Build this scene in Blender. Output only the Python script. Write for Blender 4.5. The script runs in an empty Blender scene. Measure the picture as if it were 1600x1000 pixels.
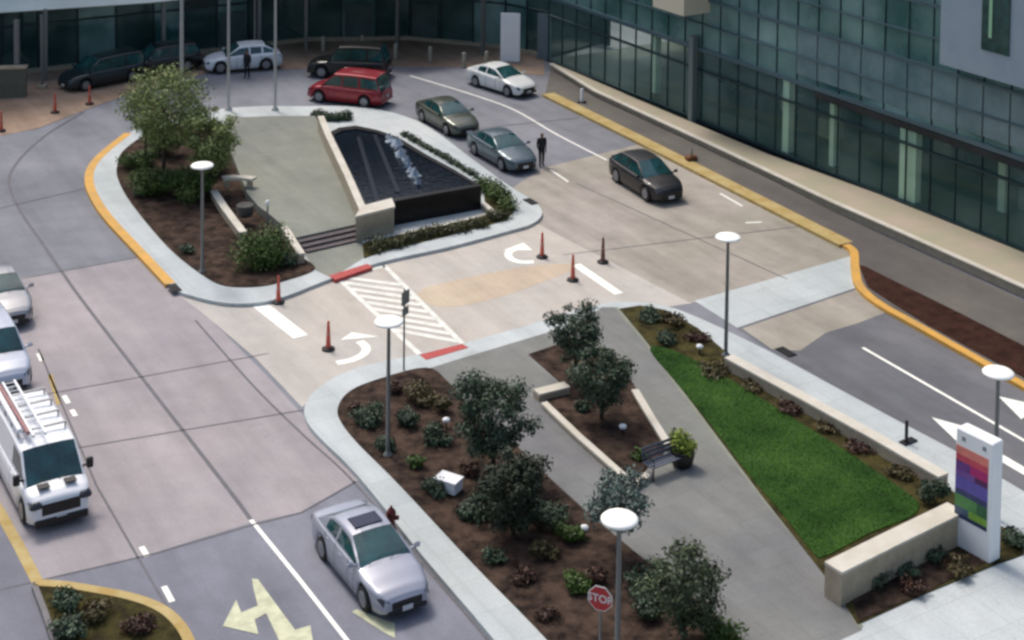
import bpy, bmesh, math, random
from mathutils import Vector, Matrix
R = math.radians
PI = math.pi
scene = bpy.context.scene

# ------------------------------------------------------------------ camera
CF, CTH, CCY, CH, CROLL = 2469.4, 0.058, -410.2, 26.46, 0.0116   # focal (px of 1600), pitch, principal row, height, roll
cam_d = bpy.data.cameras.new('camera')
cam = bpy.data.objects.new('camera', cam_d)
scene.collection.objects.link(cam)
scene.camera = cam
cam_d.sensor_width = 36.0
cam_d.lens = CF / 1600 * 36.0
cam_d.shift_y = (CCY - 500) / 1600
cam_d.clip_end = 3000
M = Matrix.Translation((0, 0, CH)) @ Matrix.Rotation(PI / 2 - CTH, 4, 'X') @ Matrix.Rotation(CROLL, 4, 'Z')
cam.matrix_world = M

# ------------------------------------------------------------------ light
SUN_EL, SUN_AZ = R(58), R(-35)      # azimuth from +Y towards +X
w = bpy.data.worlds.new('World')
scene.world = w
w.use_nodes = True
nt = w.node_tree
sky = nt.nodes.new('ShaderNodeTexSky')
sky.sky_type = 'NISHITA'
sky.sun_disc = False
sky.sun_elevation = SUN_EL
sky.sun_rotation = SUN_AZ
sky.air_density = 1.3
sky.dust_density = 5.0
sky.ozone_density = 1.0
bg = nt.nodes['Background']
nt.links.new(sky.outputs[0], bg.inputs[0])
bg.inputs[1].default_value = 0.12
sl = bpy.data.lights.new('sun', 'SUN')
sl.energy = 1.55
sl.angle = R(13)
sl.color = (1.0, 0.95, 0.89)
so = bpy.data.objects.new('sun', sl)
scene.collection.objects.link(so)
sd = Vector((math.sin(SUN_AZ) * math.cos(SUN_EL), math.cos(SUN_AZ) * math.cos(SUN_EL), math.sin(SUN_EL)))
so.rotation_euler = sd.to_track_quat('Z', 'Y').to_euler()
scene.view_settings.view_transform = 'Standard'
scene.view_settings.look = 'None'
scene.view_settings.gamma = 1
scene.view_settings.exposure = 0.37
scene.render.engine = 'CYCLES'
scene.cycles.pixel_filter_type = 'BLACKMAN_HARRIS'
scene.cycles.filter_width = 2.8
scene.cycles.max_bounces = 6
scene.cycles.transparent_max_bounces = 12

# ------------------------------------------------------------------ helpers
def G(px, py, z=0.0):
    """ground point (height z) seen at photo pixel px,py"""
    a, b = px - 800, py - CCY
    X = (a * math.cos(CROLL) + b * math.sin(CROLL)) / CF
    Y = (-a * math.sin(CROLL) + b * math.cos(CROLL)) / CF
    c, s = math.cos(CTH), math.sin(CTH)
    y, zz = c - Y * s, -s - Y * c
    t = (z - CH) / zz
    return Vector((X * t, y * t, z))
def GP(pts, z=0.0):
    return [G(x, y, z) for x, y in pts]
A0, A1 = G(152, 500), G(390, 810)
ADIR = (A1 - A0).normalized()                 # the road direction, towards the camera
AANG = math.atan2(ADIR.y, ADIR.x)
CDIR = Vector((-ADIR.y, ADIR.x, 0))           # across the road, to the right/away

def S(r, g, b, k=1.2):
    def f(c):
        c /= 255.0
        return (c / 12.92 if c <= 0.04045 else ((c + 0.055) / 1.055) ** 2.4) / k
    return (f(r), f(g), f(b))

MATS = {}
def mat(name, col, rough=0.8, metal=0.0, var=0.0, scale=1.0, bump=0.0, bscale=20.0, col2=None, spec=0.5, coat=0.0, trans=0.0):
    if name in MATS:
        return MATS[name]
    m = bpy.data.materials.new(name)
    m.use_nodes = True
    n, l = m.node_tree.nodes, m.node_tree.links
    p = n['Principled BSDF']
    p.inputs['Roughness'].default_value = rough
    p.inputs['Metallic'].default_value = metal
    p.inputs['Specular IOR Level'].default_value = spec
    p.inputs['Coat Weight'].default_value = coat
    p.inputs['Transmission Weight'].default_value = trans
    p.inputs['Base Color'].default_value = (*col, 1)
    tc = n.new('ShaderNodeTexCoord')
    if var > 0 or col2:
        nz = n.new('ShaderNodeTexNoise')
        nz.inputs['Scale'].default_value = scale
        nz.inputs['Detail'].default_value = 7
        nz.inputs['Roughness'].default_value = 0.62
        l.new(tc.outputs['Object'], nz.inputs['Vector'])
        cr = n.new('ShaderNodeValToRGB')
        c2 = col2 if col2 else tuple(c * (1 + var) for c in col)
        c1 = col if col2 else tuple(c * (1 - var) for c in col)
        cr.color_ramp.elements[0].position = 0.36
        cr.color_ramp.elements[1].position = 0.64
        cr.color_ramp.elements[0].color = (*c1, 1)
        cr.color_ramp.elements[1].color = (*c2, 1)
        l.new(nz.outputs['Fac'], cr.inputs['Fac'])
        l.new(cr.outputs['Color'], p.inputs['Base Color'])
    if bump > 0:
        nb = n.new('ShaderNodeTexNoise')
        nb.inputs['Scale'].default_value = bscale
        nb.inputs['Detail'].default_value = 5
        l.new(tc.outputs['Object'], nb.inputs['Vector'])
        bp = n.new('ShaderNodeBump')
        bp.inputs['Strength'].default_value = bump
        bp.inputs['Distance'].default_value = 0.05
        l.new(nb.outputs['Fac'], bp.inputs['Height'])
        l.new(bp.outputs['Normal'], p.inputs['Normal'])
    MATS[name] = m
    return m

def pavement(name, base, tint, dirt=0.25, grid=None, gridcol=0.75):
    """concrete / asphalt / pavers: broad tint patches, fine grain, stains, optional joint grid along the road"""
    m = bpy.data.materials.new(name)
    m.use_nodes = True
    n, l = m.node_tree.nodes, m.node_tree.links
    p = n['Principled BSDF']
    p.inputs['Roughness'].default_value = 0.85
    p.inputs['Specular IOR Level'].default_value = 0.3
    tc = n.new('ShaderNodeTexCoord')
    def noise(sc, det, vec=None, rot=False):
        q = n.new('ShaderNodeTexNoise')
        q.inputs['Scale'].default_value = sc
        q.inputs['Detail'].default_value = det
        q.inputs['Roughness'].default_value = 0.6
        l.new(vec if vec else tc.outputs['Object'], q.inputs['Vector'])
        return q.outputs['Fac']
    def ramp(src, a, b, ca, cb):
        q = n.new('ShaderNodeValToRGB')
        q.color_ramp.elements[0].position = a
        q.color_ramp.elements[1].position = b
        q.color_ramp.elements[0].color = (*ca, 1)
        q.color_ramp.elements[1].color = (*cb, 1)
        l.new(src, q.inputs['Fac'])
        return q.outputs['Color']
    def mul(a, b):
        q = n.new('ShaderNodeMix')
        q.data_type = 'RGBA'
        q.blend_type = 'MULTIPLY'
        q.inputs['Factor'].default_value = 1
        l.new(a, q.inputs['A'])
        l.new(b, q.inputs['B'])
        return q.outputs['Result']
    c = ramp(noise(0.11, 4), 0.38, 0.62, base, tint)
    # stains and tyre wear drawn out along the travel direction
    mp = n.new('ShaderNodeMapping')
    mp.inputs['Rotation'].default_value = (0, 0, -AANG)
    mp.vector_type = 'POINT'
    l.new(tc.outputs['Object'], mp.inputs['Vector'])
    ms = n.new('ShaderNodeMapping')
    ms.inputs['Scale'].default_value = (0.12, 1.0, 1.0)
    l.new(mp.outputs['Vector'], ms.inputs['Vector'])
    c = mul(c, ramp(noise(0.75, 6, ms.outputs['Vector']), 0.33, 0.6, (1 - dirt,) * 3, (1.04,) * 3))
    c = mul(c, ramp(noise(0.9, 9), 0.3, 0.62, (1 - dirt * 0.7,) * 3, (1.03,) * 3))
    c = mul(c, ramp(noise(0.55, 3), 0.66, 0.74, (1.0,) * 3, (0.88,) * 3))
    c = mul(c, ramp(noise(2.6, 2), 0.7, 0.78, (1.0,) * 3, (0.84,) * 3))
    c = mul(c, ramp(noise(14, 4), 0.3, 0.7, (0.9,) * 3, (1.08,) * 3))
    if grid:
        br = n.new('ShaderNodeTexBrick')
        br.offset = 0.0 if grid[0] > 1 else 0.5
        br.inputs['Scale'].default_value = 1.0
        br.inputs['Brick Width'].default_value = grid[0]
        br.inputs['Row Height'].default_value = grid[1]
        br.inputs['Mortar Size'].default_value = grid[2]
        br.inputs['Mortar Smooth'].default_value = 0.3
        br.inputs['Color1'].default_value = (1, 1, 1, 1)
        br.inputs['Color2'].default_value = (0.93, 0.93, 0.93, 1)
        br.inputs['Mortar'].default_value = (gridcol,) * 3 + (1,)
        l.new(mp.outputs['Vector'], br.inputs['Vector'])
        c = mul(c, br.outputs['Color'])
    l.new(c, p.inputs['Base Color'])
    bp = n.new('ShaderNodeBump')
    bp.inputs['Strength'].default_value = 0.25
    bp.inputs['Distance'].default_value = 0.02
    l.new(noise(30, 4), bp.inputs['Height'])
    l.new(bp.outputs['Normal'], p.inputs['Normal'])
    MATS[name] = m
    return m

def leafmat(name, dark, light, rough=0.6):
    m = bpy.data.materials.new(name)
    m.use_nodes = True
    n, l = m.node_tree.nodes, m.node_tree.links
    p = n['Principled BSDF']
    p.inputs['Roughness'].default_value = rough
    p.inputs['Specular IOR Level'].default_value = 0.35
    p.inputs['Subsurface Weight'].default_value = 0.0
    ge = n.new('ShaderNodeNewGeometry')
    tc = n.new('ShaderNodeTexCoord')
    nz = n.new('ShaderNodeTexNoise')
    nz.inputs['Scale'].default_value = 1.6
    l.new(tc.outputs['Object'], nz.inputs['Vector'])
    ad = n.new('ShaderNodeMath')
    ad.operation = 'MULTIPLY_ADD'
    ad.inputs[1].default_value = 0.5
    l.new(ge.outputs['Random Per Island'], ad.inputs[0])
    sb = n.new('ShaderNodeMath')
    sb.operation = 'MULTIPLY'
    sb.inputs[1].default_value = 0.6
    l.new(nz.outputs['Fac'], sb.inputs[0])
    l.new(sb.outputs[0], ad.inputs[2])
    cr = n.new('ShaderNodeValToRGB')
    cr.color_ramp.elements[0].color = (*dark, 1)
    cr.color_ramp.elements[1].color = (*light, 1)
    cr.color_ramp.elements[0].position = 0.2
    cr.color_ramp.elements[1].position = 0.85
    l.new(ad.outputs[0], cr.inputs['Fac'])
    l.new(cr.outputs['Color'], p.inputs['Base Color'])
    MATS[name] = m
    return m

class MB:
    """collects polygons, then links them as ONE mesh object"""
    def __init__(self):
        self.v, self.f, self.sm = [], [], []
    def add(self, vs, fs, smooth=False):
        o = len(self.v)
        self.v += [Vector(p) for p in vs]
        self.f += [tuple(i + o for i in f) for f in fs]
        self.sm += [smooth] * len(fs)
        return self
    def box(self, c, s, rz=0.0, M=None):
        c = Vector(c)
        hx, hy, hz = s[0] / 2, s[1] / 2, s[2] / 2
        vs = [Vector((x, y, z)) for z in (-hz, hz) for x, y in ((-hx, -hy), (hx, -hy), (hx, hy), (-hx, hy))]
        rot = M if M is not None else Matrix.Rotation(rz, 3, 'Z')
        vs = [rot @ v + c for v in vs]
        return self.add(vs, [(3, 2, 1, 0), (4, 5, 6, 7), (0, 1, 5, 4), (1, 2, 6, 5), (2, 3, 7, 6), (3, 0, 4, 7)])
    def bbox(self, c, s, b=0.02, rz=0.0):
        """box with chamfered edges top and sides"""
        c = Vector(c)
        hx, hy, hz = s[0] / 2, s[1] / 2, s[2] / 2
        rings = []
        for z, k in ((-hz, b), (-hz + b, 0), (hz - b, 0), (hz, b)):
            x, y = hx - k, hy - k
            bb = b
            rings.append([(-x + bb, -y, z), (x - bb, -y, z), (x, -y + bb, z), (x, y - bb, z), (x - bb, y, z), (-x + bb, y, z), (-x, y - bb, z), (-x, -y + bb, z)])
        rot = Matrix.Rotation(rz, 3, 'Z')
        vs = [rot @ Vector(p) + c for r in rings for p in r]
        fs = [tuple(reversed(range(8))), tuple(range(24, 32))]
        for k in range(3):
            for i in range(8):
                j = (i + 1) % 8
                fs.append((k * 8 + i, k * 8 + j, k * 8 + 8 + j, k * 8 + 8 + i))
        return self.add(vs, fs)
    def prism(self, pts, z0, z1):
        pts = [Vector((p[0], p[1], 0)) for p in pts]
        area = sum(pts[i].x * pts[(i + 1) % len(pts)].y - pts[(i + 1) % len(pts)].x * pts[i].y for i in range(len(pts)))
        if area < 0:
            pts = pts[::-1]
        n = len(pts)
        vs = [(p.x, p.y, z0) for p in pts] + [(p.x, p.y, z1) for p in pts]
        fs = [tuple(range(n, 2 * n)), tuple(reversed(range(n)))]
        fs += [(i, (i + 1) % n, n + (i + 1) % n, n + i) for i in range(n)]
        return self.add(vs, fs)
    def strip(self, pts, wd, z0, z1, side=0.0):
        """ribbon along a polyline; side -1..1 shifts it left/right of the line"""
        P = [Vector((p[0], p[1], 0)) for p in pts]
        L, Rr = [], []
        for i, p in enumerate(P):
            a = (P[i] - P[i - 1]) if i else (P[1] - P[0])
            b = (P[i + 1] - P[i]) if i < len(P) - 1 else a
            t = (a.normalized() + b.normalized())
            t = t.normalized() if t.length > 1e-6 else b.normalized()
            nrm = Vector((-t.y, t.x, 0))
            L.append(p + nrm * wd * (0.5 + side * 0.5))
            Rr.append(p - nrm * wd * (0.5 - side * 0.5))
        n = len(P)
        vs = [(p.x, p.y, z1) for p in L] + [(p.x, p.y, z1) for p in Rr] + [(p.x, p.y, z0) for p in L] + [(p.x, p.y, z0) for p in Rr]
        fs = []
        for i in range(n - 1):
            fs += [(n + i, n + i + 1, i + 1, i), (2 * n + i, i, i + 1, 2 * n + i + 1), (n + i, 3 * n + i, 3 * n + i + 1, n + i + 1), (3 * n + i, 2 * n + i, 2 * n + i + 1, 3 * n + i + 1)]
        fs += [(0, 2 * n, 3 * n, n), (n - 1, 2 * n - 1, 4 * n - 1, 3 * n - 1)]
        return self.add(vs, fs)
    def tube(self, pts, rad, seg=10, cap=True, smooth=True):
        pts = [Vector(p) for p in pts]
        rad = rad if isinstance(rad, (list, tuple)) else [rad] * len(pts)
        vs, fs = [], []
        up = Vector((0, 0, 1))
        for i, p in enumerate(pts):
            d = (pts[min(i + 1, len(pts) - 1)] - pts[max(i - 1, 0)]).normalized()
            x = d.cross(up if abs(d.z) < 0.95 else Vector((1, 0, 0))).normalized()
            y = d.cross(x).normalized()
            for k in range(seg):
                a = 2 * PI * k / seg
                vs.append(p + (x * math.cos(a) + y * math.sin(a)) * rad[i])
        for i in range(len(pts) - 1):
            for k in range(seg):
                j = (k + 1) % seg
                fs.append((i * seg + k, (i + 1) * seg + k, (i + 1) * seg + j, i * seg + j))
        self.add(vs, fs, smooth)
        if cap:
            self.add([vs[k] for k in range(seg)], [tuple(range(seg))])
            self.add([vs[-seg + k] for k in range(seg)], [tuple(reversed(range(seg)))])
        return self
    def lathe(self, prof, c=(0, 0, 0), seg=20, smooth=True, M=None):
        c = Vector(c)
        vs, fs = [], []
        for r, z in prof:
            for k in range(seg):
                a = 2 * PI * k / seg
                p = Vector((r * math.cos(a), r * math.sin(a), z))
                if M is not None:
                    p = M @ p
                vs.append(p + c)
        for i in range(len(prof) - 1):
            for k in range(seg):
                j = (k + 1) % seg
                fs.append((i * seg + k, i * seg + j, (i + 1) * seg + j, (i + 1) * seg + k))
        self.add(vs, fs, smooth)
        self.add(vs[:seg], [tuple(reversed(range(seg)))])
        self.add(vs[-seg:], [tuple(range(seg))])
        return self
    def build(self, name, m, parent=None, fix=True):
        me = bpy.data.meshes.new(name)
        me.from_pydata([tuple(v) for v in self.v], [], self.f)
        if fix:
            bm = bmesh.new()
            bm.from_mesh(me)
            bmesh.ops.recalc_face_normals(bm, faces=bm.faces)
            bm.to_mesh(me)
            bm.free()
        for p, s in zip(me.polygons, self.sm):
            p.use_smooth = s
        me.materials.append(m)
        o = bpy.data.objects.new(name, me)
        scene.collection.objects.link(o)
        if parent:
            o.parent = parent
        return o

def tag(o, label, cat, group=None, kind=None):
    if label: o['label'] = label
    if cat: o['category'] = cat
    if group: o['group'] = group
    if kind: o['kind'] = kind
    return o
def thing(name, label, cat, loc=(0, 0, 0), rz=0.0, group=None):
    o = bpy.data.objects.new(name, None)
    o.empty_display_size = 0.3
    scene.collection.objects.link(o)
    o.location = loc
    o.rotation_euler = (0, 0, rz)
    return tag(o, label, cat, group)
def struct(name, mb, m):
    o = mb.build(name, m)
    o['kind'] = 'structure'
    return o
def copy_thing(root, loc, rz, label, scl=None):
    r = root.copy()
    scene.collection.objects.link(r)
    r.location = loc
    r.rotation_euler = (0, 0, rz)
    if scl: r.scale = scl
    r['label'] = label
    for ch in list(root.children):
        c = ch.copy()
        scene.collection.objects.link(c)
        c.parent = r
        for g in list(ch.children):
            d = g.copy()
            scene.collection.objects.link(d)
            d.parent = c
    return r
def smooth_px(pts, closed=True, n=5):
    """Catmull-Rom through the traced outline"""
    out = []
    N = len(pts)
    rng = range(N) if closed else range(N - 1)
    for i in rng:
        p0 = pts[(i - 1) % N] if closed or i > 0 else pts[i]
        p1, p2 = pts[i], pts[(i + 1) % N]
        p3 = pts[(i + 2) % N] if closed or i + 2 < N else p2
        for k in range(n):
            t = k / n
            out.append(tuple(0.5 * (2 * p1[j] + (p2[j] - p0[j]) * t + (2 * p0[j] - 5 * p1[j] + 4 * p2[j] - p3[j]) * t * t + (3 * p1[j] - p0[j] - 3 * p2[j] + p3[j]) * t ** 3) for j in (0, 1)))
    if not closed:
        out.append(pts[-1])
    return out

# ------------------------------------------------------------------ materials
conc_blue = pavement('grey_concrete', S(128, 131, 140), S(146, 148, 156), 0.16)
conc_pink = pavement('pinkish_concrete', S(162, 157, 161), S(178, 170, 172), 0.15)
conc_warm = pavement('warm_concrete', S(194, 191, 186), S(204, 196, 186), 0.14)
conc_tan = pavement('tan_concrete', S(170, 164, 152), S(182, 174, 166), 0.22)
asph_blue = pavement('weathered_asphalt', S(128, 130, 142), S(144, 146, 158), 0.18)
asph_dark = pavement('dark_asphalt', S(110, 112, 118), S(128, 128, 132), 0.2)
conc_white = pavement('pale_concrete', S(194, 203, 205), S(208, 214, 214), 0.1, (1.5, 1.5, 0.02), 0.84)
conc_walk = pavement('walk_pavers', S(124, 125, 127), S(142, 144, 139), 0.16, (0.9, 0.9, 0.02), 0.86)
plaza_m = pavement('plaza_pavers', S(136, 140, 132), S(152, 154, 142), 0.12, (0.9, 0.9, 0.012), 0.86)
brick_walk = pavement('brown_pavers', S(104, 100, 98), S(122, 118, 110), 0.15, (0.6, 0.3, 0.012), 0.82)
red_plaza = pavement('reddish_pavers', S(172, 144, 122), S(180, 158, 138), 0.25, (0.6, 0.6, 0.015), 0.85)
orange_conc = pavement('orange_concrete', S(206, 186, 166), S(210, 194, 170), 0.15)
mulch = mat('bark_mulch', S(40, 32, 29), 0.95, var=0.0, scale=2.1, bump=1.0, bscale=14, col2=S(88, 72, 62), spec=0.1)
mulch_red = mat('red_mulch', S(50, 32, 26), 0.95, scale=2.0, bump=1.0, bscale=14, col2=S(74, 48, 40), spec=0.1)
soil_green = mat('ground_cover', S(48, 44, 28), 0.95, scale=2.2, bump=1.0, bscale=16, col2=S(84, 78, 44), spec=0.1)
lawn_m = mat('lawn_grass', S(34, 66, 20), 0.95, scale=0.45, bump=0.4, bscale=26, col2=S(68, 104, 42), spec=0.1)
white_p = mat('white_road_paint', S(248, 248, 240, 1.1), 0.7, var=0.07, scale=4)
cream_p = mat('yellowed_road_paint', S(206, 208, 176), 0.7, var=0.16, scale=3)
yellow_p = mat('yellow_kerb_paint', S(228, 172, 74), 0.7, scale=1.4, col2=S(204, 160, 84))
tanyel_p = mat('faded_yellow_kerb', S(178, 150, 84), 0.8, scale=1.6, col2=S(196, 176, 122))
red_p = mat('red_tactile_strip', S(190, 78, 74), 0.7, var=0.15, scale=5, bump=0.6, bscale=30)
seal = mat('joint_sealant', S(98, 97, 104), 0.7, var=0.15, scale=3)
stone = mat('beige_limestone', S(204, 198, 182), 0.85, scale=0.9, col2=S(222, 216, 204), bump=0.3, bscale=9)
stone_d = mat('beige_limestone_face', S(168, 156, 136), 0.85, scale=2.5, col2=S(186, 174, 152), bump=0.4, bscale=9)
granite = mat('black_granite', S(24, 22, 24), 0.35, var=0.4, scale=6, spec=0.25)
steel = mat('painted_pole', S(130, 132, 130), 0.45, 0.3, var=0.08, scale=3)
pale_metal = mat('pale_metal', S(190, 190, 186), 0.4, 0.2, var=0.05, scale=3)
dark_metal = mat('dark_metal', S(42, 42, 46), 0.4, 0.4)
lamp_white = mat('lamp_top_white', S(250, 250, 244, 1.0), 0.5)
white_coat = mat('white_coated_panel', S(246, 248, 250, 1.1), 0.5, var=0.03, scale=1)
black_rub = mat('black_rubber', (0.012, 0.012, 0.013), 0.7)
bark = mat('tree_bark', S(72, 60, 50), 0.9, var=0.3, scale=9, bump=0.8, bscale=30)

# ------------------------------------------------------------------ ground and roads
struct('ground', MB().prism([(-160, -20), (160, -20), (160, 240), (-160, 240)], -0.5, -0.004), conc_blue)
def sheet(name, px, z, m, smooth=False, th=None):
    pts = smooth_px(px) if smooth else px
    z0 = -0.1 if th is None else z - th
    return struct(name, MB().prism(GP(pts, z), z0, z), m)
sheet('road', [(-500, 1300), (-500, 160), (60, 205), (200, 190), (330, 150), (480, 128), (620, 100), (730, 98), (860, 148), (1335, 388), (1335, 470), (1700, 690), (1800, 1300)], 0.004, conc_blue)
# panels laid on the base slab
sheet('road', [(-300, 478), (60, 430), (220, 402), (268, 452), (330, 500), (420, 590), (520, 700), (560, 750), (470, 800), (388, 818), (240, 864), (-20, 925), (-500, 1060)], 0.008, conc_pink, th=0.006)
sheet('road', [(268, 452), (300, 468), (400, 478), (440, 466), (600, 410), (790, 362), (840, 350), (1080, 474), (1040, 480), (980, 474), (850, 504), (655, 558), (560, 578), (500, 612), (472, 636), (400, 560), (320, 492)], 0.012, conc_warm, th=0.004)
sheet('road', [(790, 300), (850, 262), (1000, 225), (1090, 262), (1333, 388), (1328, 408), (1100, 470), (1078, 474), (840, 352)], 0.008, conc_tan, th=0.006)
sheet('road', [(660, 452), (800, 420), (880, 412), (900, 420), (760, 470), (680, 478)], 0.016, orange_conc, smooth=True, th=0.003)
sheet('road', [(-20, 925), (240, 866), (390, 822), (470, 802), (560, 754), (660, 880), (770, 1010), (900, 1300), (-300, 1300)], 0.008, asph_blue, th=0.006)
sheet('road', [(1150, 513), (1345, 447), (1372, 474), (1700, 660), (1900, 1000), (1500, 707), (1412, 662), (1205, 548)], 0.008, asph_dark, th=0.006)
sheet('road', [(1160, 513), (1345, 450), (1368, 472), (1390, 486), (1340, 505), (1290, 520), (1250, 548), (1205, 545)], 0.012, conc_tan, th=0.003)
sheet('road', [(1085, 470), (1330, 400), (1338, 410), (1345, 447), (1152, 512)], 0.014, conc_white, th=0.005)
sheet('pavement', [(-500, 160), (-60, 205), (0, 212), (60, 200), (150, 165), (240, 135), (330, 112), (450, 108), (600, 104), (720, 105), (850, 118), (850, 40), (0, 40), (-500, 40)], 0.016, red_plaza, th=0.014)
sheet('road', [(-40, 800), (-10, 800), (52, 912), (90, 1010), (200, 1300), (-500, 1300), (-500, 800)], 0.012, asph_blue, th=0.003)

def line(name, px, wd, m, z=0.018, smooth=False, side=0.0):
    pts = smooth_px(px, False) if smooth else px
    return struct(name, MB().strip(GP(pts, z), wd, z - 0.002, z, side), m)
# joints
line('road_joint', [(-20, 926), (240, 865), (390, 821), (470, 801), (556, 752)], 0.07, seal)
line('road_joint', [(130, 175), (70, 212), (28, 252), (14, 285), (32, 330), (65, 378), (97, 425), (152, 500), (350, 755), (392, 812)], 0.13, seal, smooth=True)
line('road_joint', [(60, 545), (150, 757), (222, 882), (262, 950), (300, 1010)], 0.07, seal)
line('road_joint', [(305, 500), (400, 607), (480, 685), (552, 752), (660, 880), (775, 1015)], 0.08, seal, smooth=True)
for a, b in (((-60, 452), (222, 401)), ((-60, 640), (420, 552)), ((0, 325), (152, 290)), ((-60, 730), (500, 636))):
    line('road_joint', [a, b], 0.06, seal)
for a, b in (((900, 286), (1230, 436)), ((880, 398), (1262, 352)), ((700, 205), (905, 184))):
    line('road_joint', [a, b], 0.05, seal)
# lane lines and markings
line('lane_line', [(392, 812), (470, 908), (545, 1004), (600, 1080)], 0.13, white_p)
line('lane_line', [(1348, 543), (1600, 688), (1750, 775)], 0.14, white_p)
line('lane_line', [(640, 118), (720, 142), (800, 170), (870, 210), (948, 250)], 0.12, white_p, smooth=True)
line('lane_line', [(860, 265), (888, 284)], 0.11, white_p)
line('lane_line', [(1125, 302), (1160, 322)], 0.13, white_p)
line('lane_line', [(1165, 348), (1190, 347)], 0.13, white_p)
for a, b in (((221, 854), (230, 869)), ((256, 916), (269, 940)), ((60, 552), (66, 564)), ((100, 618), (107, 630)), ((112, 640), (118, 650))):
    line('lane_line', [a, b], 0.17, white_p)
line('lane_line', [(78, 585), (92, 632)], 0.16, tanyel_p)
line('stop_line', [(406, 476), (470, 526)], 0.62, white_p, 0.02)
line('stop_line', [(900, 413), (967, 459)], 0.42, white_p, 0.02)
line('kerb_line', [(-20, 770), (0, 800), (28, 850), (58, 908)], 0.32, tanyel_p, 0.02)
# crosswalk
cw = MB()
la, lb, ra, rb = G(524, 432), G(662, 560), G(600, 415), G(727, 542)
cw.strip([la, lb], 0.22, 0.018, 0.021)
cw.strip([ra, rb], 0.22, 0.018, 0.021)
cw.strip([la.lerp(lb, 0.01), ra.lerp(rb, 0.01)], 0.3, 0.018, 0.021)
cw.strip([la.lerp(lb, 0.99), ra.lerp(rb, 0.99)], 0.3, 0.018, 0.021)
for i in range(9):
    t = 0.0 + i * 0.085
    p, q = la.lerp(lb, t), ra.lerp(rb, min(0.985, t + 0.27))
    d = (q - p).normalized() * 0.12
    cw.strip([p + d, q - d], 0.27, 0.018, 0.0205)
struct('crosswalk_marking', cw, mat('worn_white_paint', S(222, 224, 214), 0.75, scale=2.2, col2=S(248, 248, 240)))
# arrows
def marking(polys, m, z=0.022):
    mb = MB()
    for P in polys:
        mb.prism(GP(P, z), z - 0.003, z)
    return struct('turn_arrow', mb, m)
mb = MB().strip(GP(smooth_px([(526, 567), (550, 562), (568, 553), (572, 543), (562, 533)], False), 0.02), 0.34, 0.017, 0.02)
mb.prism(GP([(532, 531), (592, 526), (550, 519)], 0.02), 0.017, 0.0204)
struct('turn_arrow', mb, white_p)
mb = MB().strip(GP(smooth_px([(834, 409), (812, 409), (797, 403), (795, 394), (806, 389)], False), 0.02), 0.34, 0.017, 0.02)
mb.prism(GP([(786, 391), (832, 391), (818, 379)], 0.02), 0.017, 0.0204)
struct('turn_arrow', mb, white_p)
marking([[(394, 904), (403, 905), (425, 935), (461, 984), (485, 977), (492, 1020), (430, 1030), (436, 1000), (416, 958), (398, 968), (404, 991), (348, 978), (369, 937), (377, 957), (403, 946), (396, 920)]], cream_p)
marking([[(550, 956), (557, 952), (617, 974), (617, 997), (600, 988)]], cream_p)
marking([[(1456, 652), (1524, 671), (1512, 678), (1604, 732), (1700, 790), (1696, 798), (1600, 742), (1504, 686), (1500, 694)]], white_p)
marking([[(1560, 619), (1625, 634), (1613, 640), (1700, 690), (1690, 696), (1605, 648), (1596, 655)]], white_p)

# ------------------------------------------------------------------ upper island
ISL = 0.15
isl1 = smooth_px([(270, 448), (300, 462), (350, 473), (400, 473), (445, 463), (520, 434), (600, 408), (700, 386), (790, 362), (830, 350), (847, 334), (836, 315), (800, 293), (740, 250), (690, 212), (650, 188), (600, 173), (540, 166), (470, 166), (400, 166), (330, 172), (250, 186), (190, 215), (150, 250), (138, 275), (142, 298), (165, 335), (215, 390)])
struct('pavement', MB().prism(GP(isl1, ISL), -0.1, ISL), conc_white)
def kerb(px, m, wd=0.34, smooth=True, side=0.0, name='kerb'):
    pts = smooth_px(px, False) if smooth else px
    return struct(name, MB().strip(GP(pts, ISL), wd, -0.02, ISL + 0.006, side), m)
kerb([(200, 208), (165, 236), (146, 256), (139, 277), (145, 302), (168, 338), (218, 392), (266, 443)], yellow_p, 0.42)
bed1 = smooth_px([(196, 232), (184, 255), (184, 278), (206, 318), (262, 385), (315, 428), (352, 446), (405, 447), (445, 438), (492, 420), (470, 398), (445, 358), (400, 300), (360, 220), (340, 190), (250, 200)])
struct('planting_bed', MB().prism(GP(bed1, ISL + 0.03), 0.1, ISL + 0.03), mulch)
# plaza slab, landing and steps
PZ = 0.54
plaza = [(352, 184), (430, 181), (492, 181), (503, 200), (530, 262), (566, 334), (562, 349), (463, 371), (443, 354), (428, 340), (404, 322), (385, 300), (362, 240)]
struct('plaza', MB().prism(GP(plaza, PZ), 0.0, PZ), plaza_m)
struct('plaza', MB().prism(GP([(462, 384), (562, 362), (572, 400), (518, 434), (492, 421), (478, 400)], ISL + 0.01), 0.1, ISL + 0.01), plaza_m)
stair = thing('stone_steps', 'three dark stone steps leading up from the crossing to the fountain plaza', 'steps', G(510, 380, ISL))
sa, sb = G(463, 371, PZ), G(562, 349, PZ)
sdir = (sb - sa).normalized()
sn = Vector((sdir.y, -sdir.x, 0))
if sn.y > 0: sn = -sn
step_m = mat('step_stone', S(96, 88, 90), 0.85, var=0.15, scale=4)
org = stair.location.copy()
for k in range(3):
    a, b = sa + sn * (0.34 * k), sb + sn * (0.34 * k)
    c, d = sb + sn * (0.34 * (k + 1)), sa + sn * (0.34 * (k + 1))
    top = PZ - 0.1 * (k + 1) + 0.002
    MB().prism([p - org for p in (a, b, c, d)], -0.02, top - org.z).build('step', step_m, stair)
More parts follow.
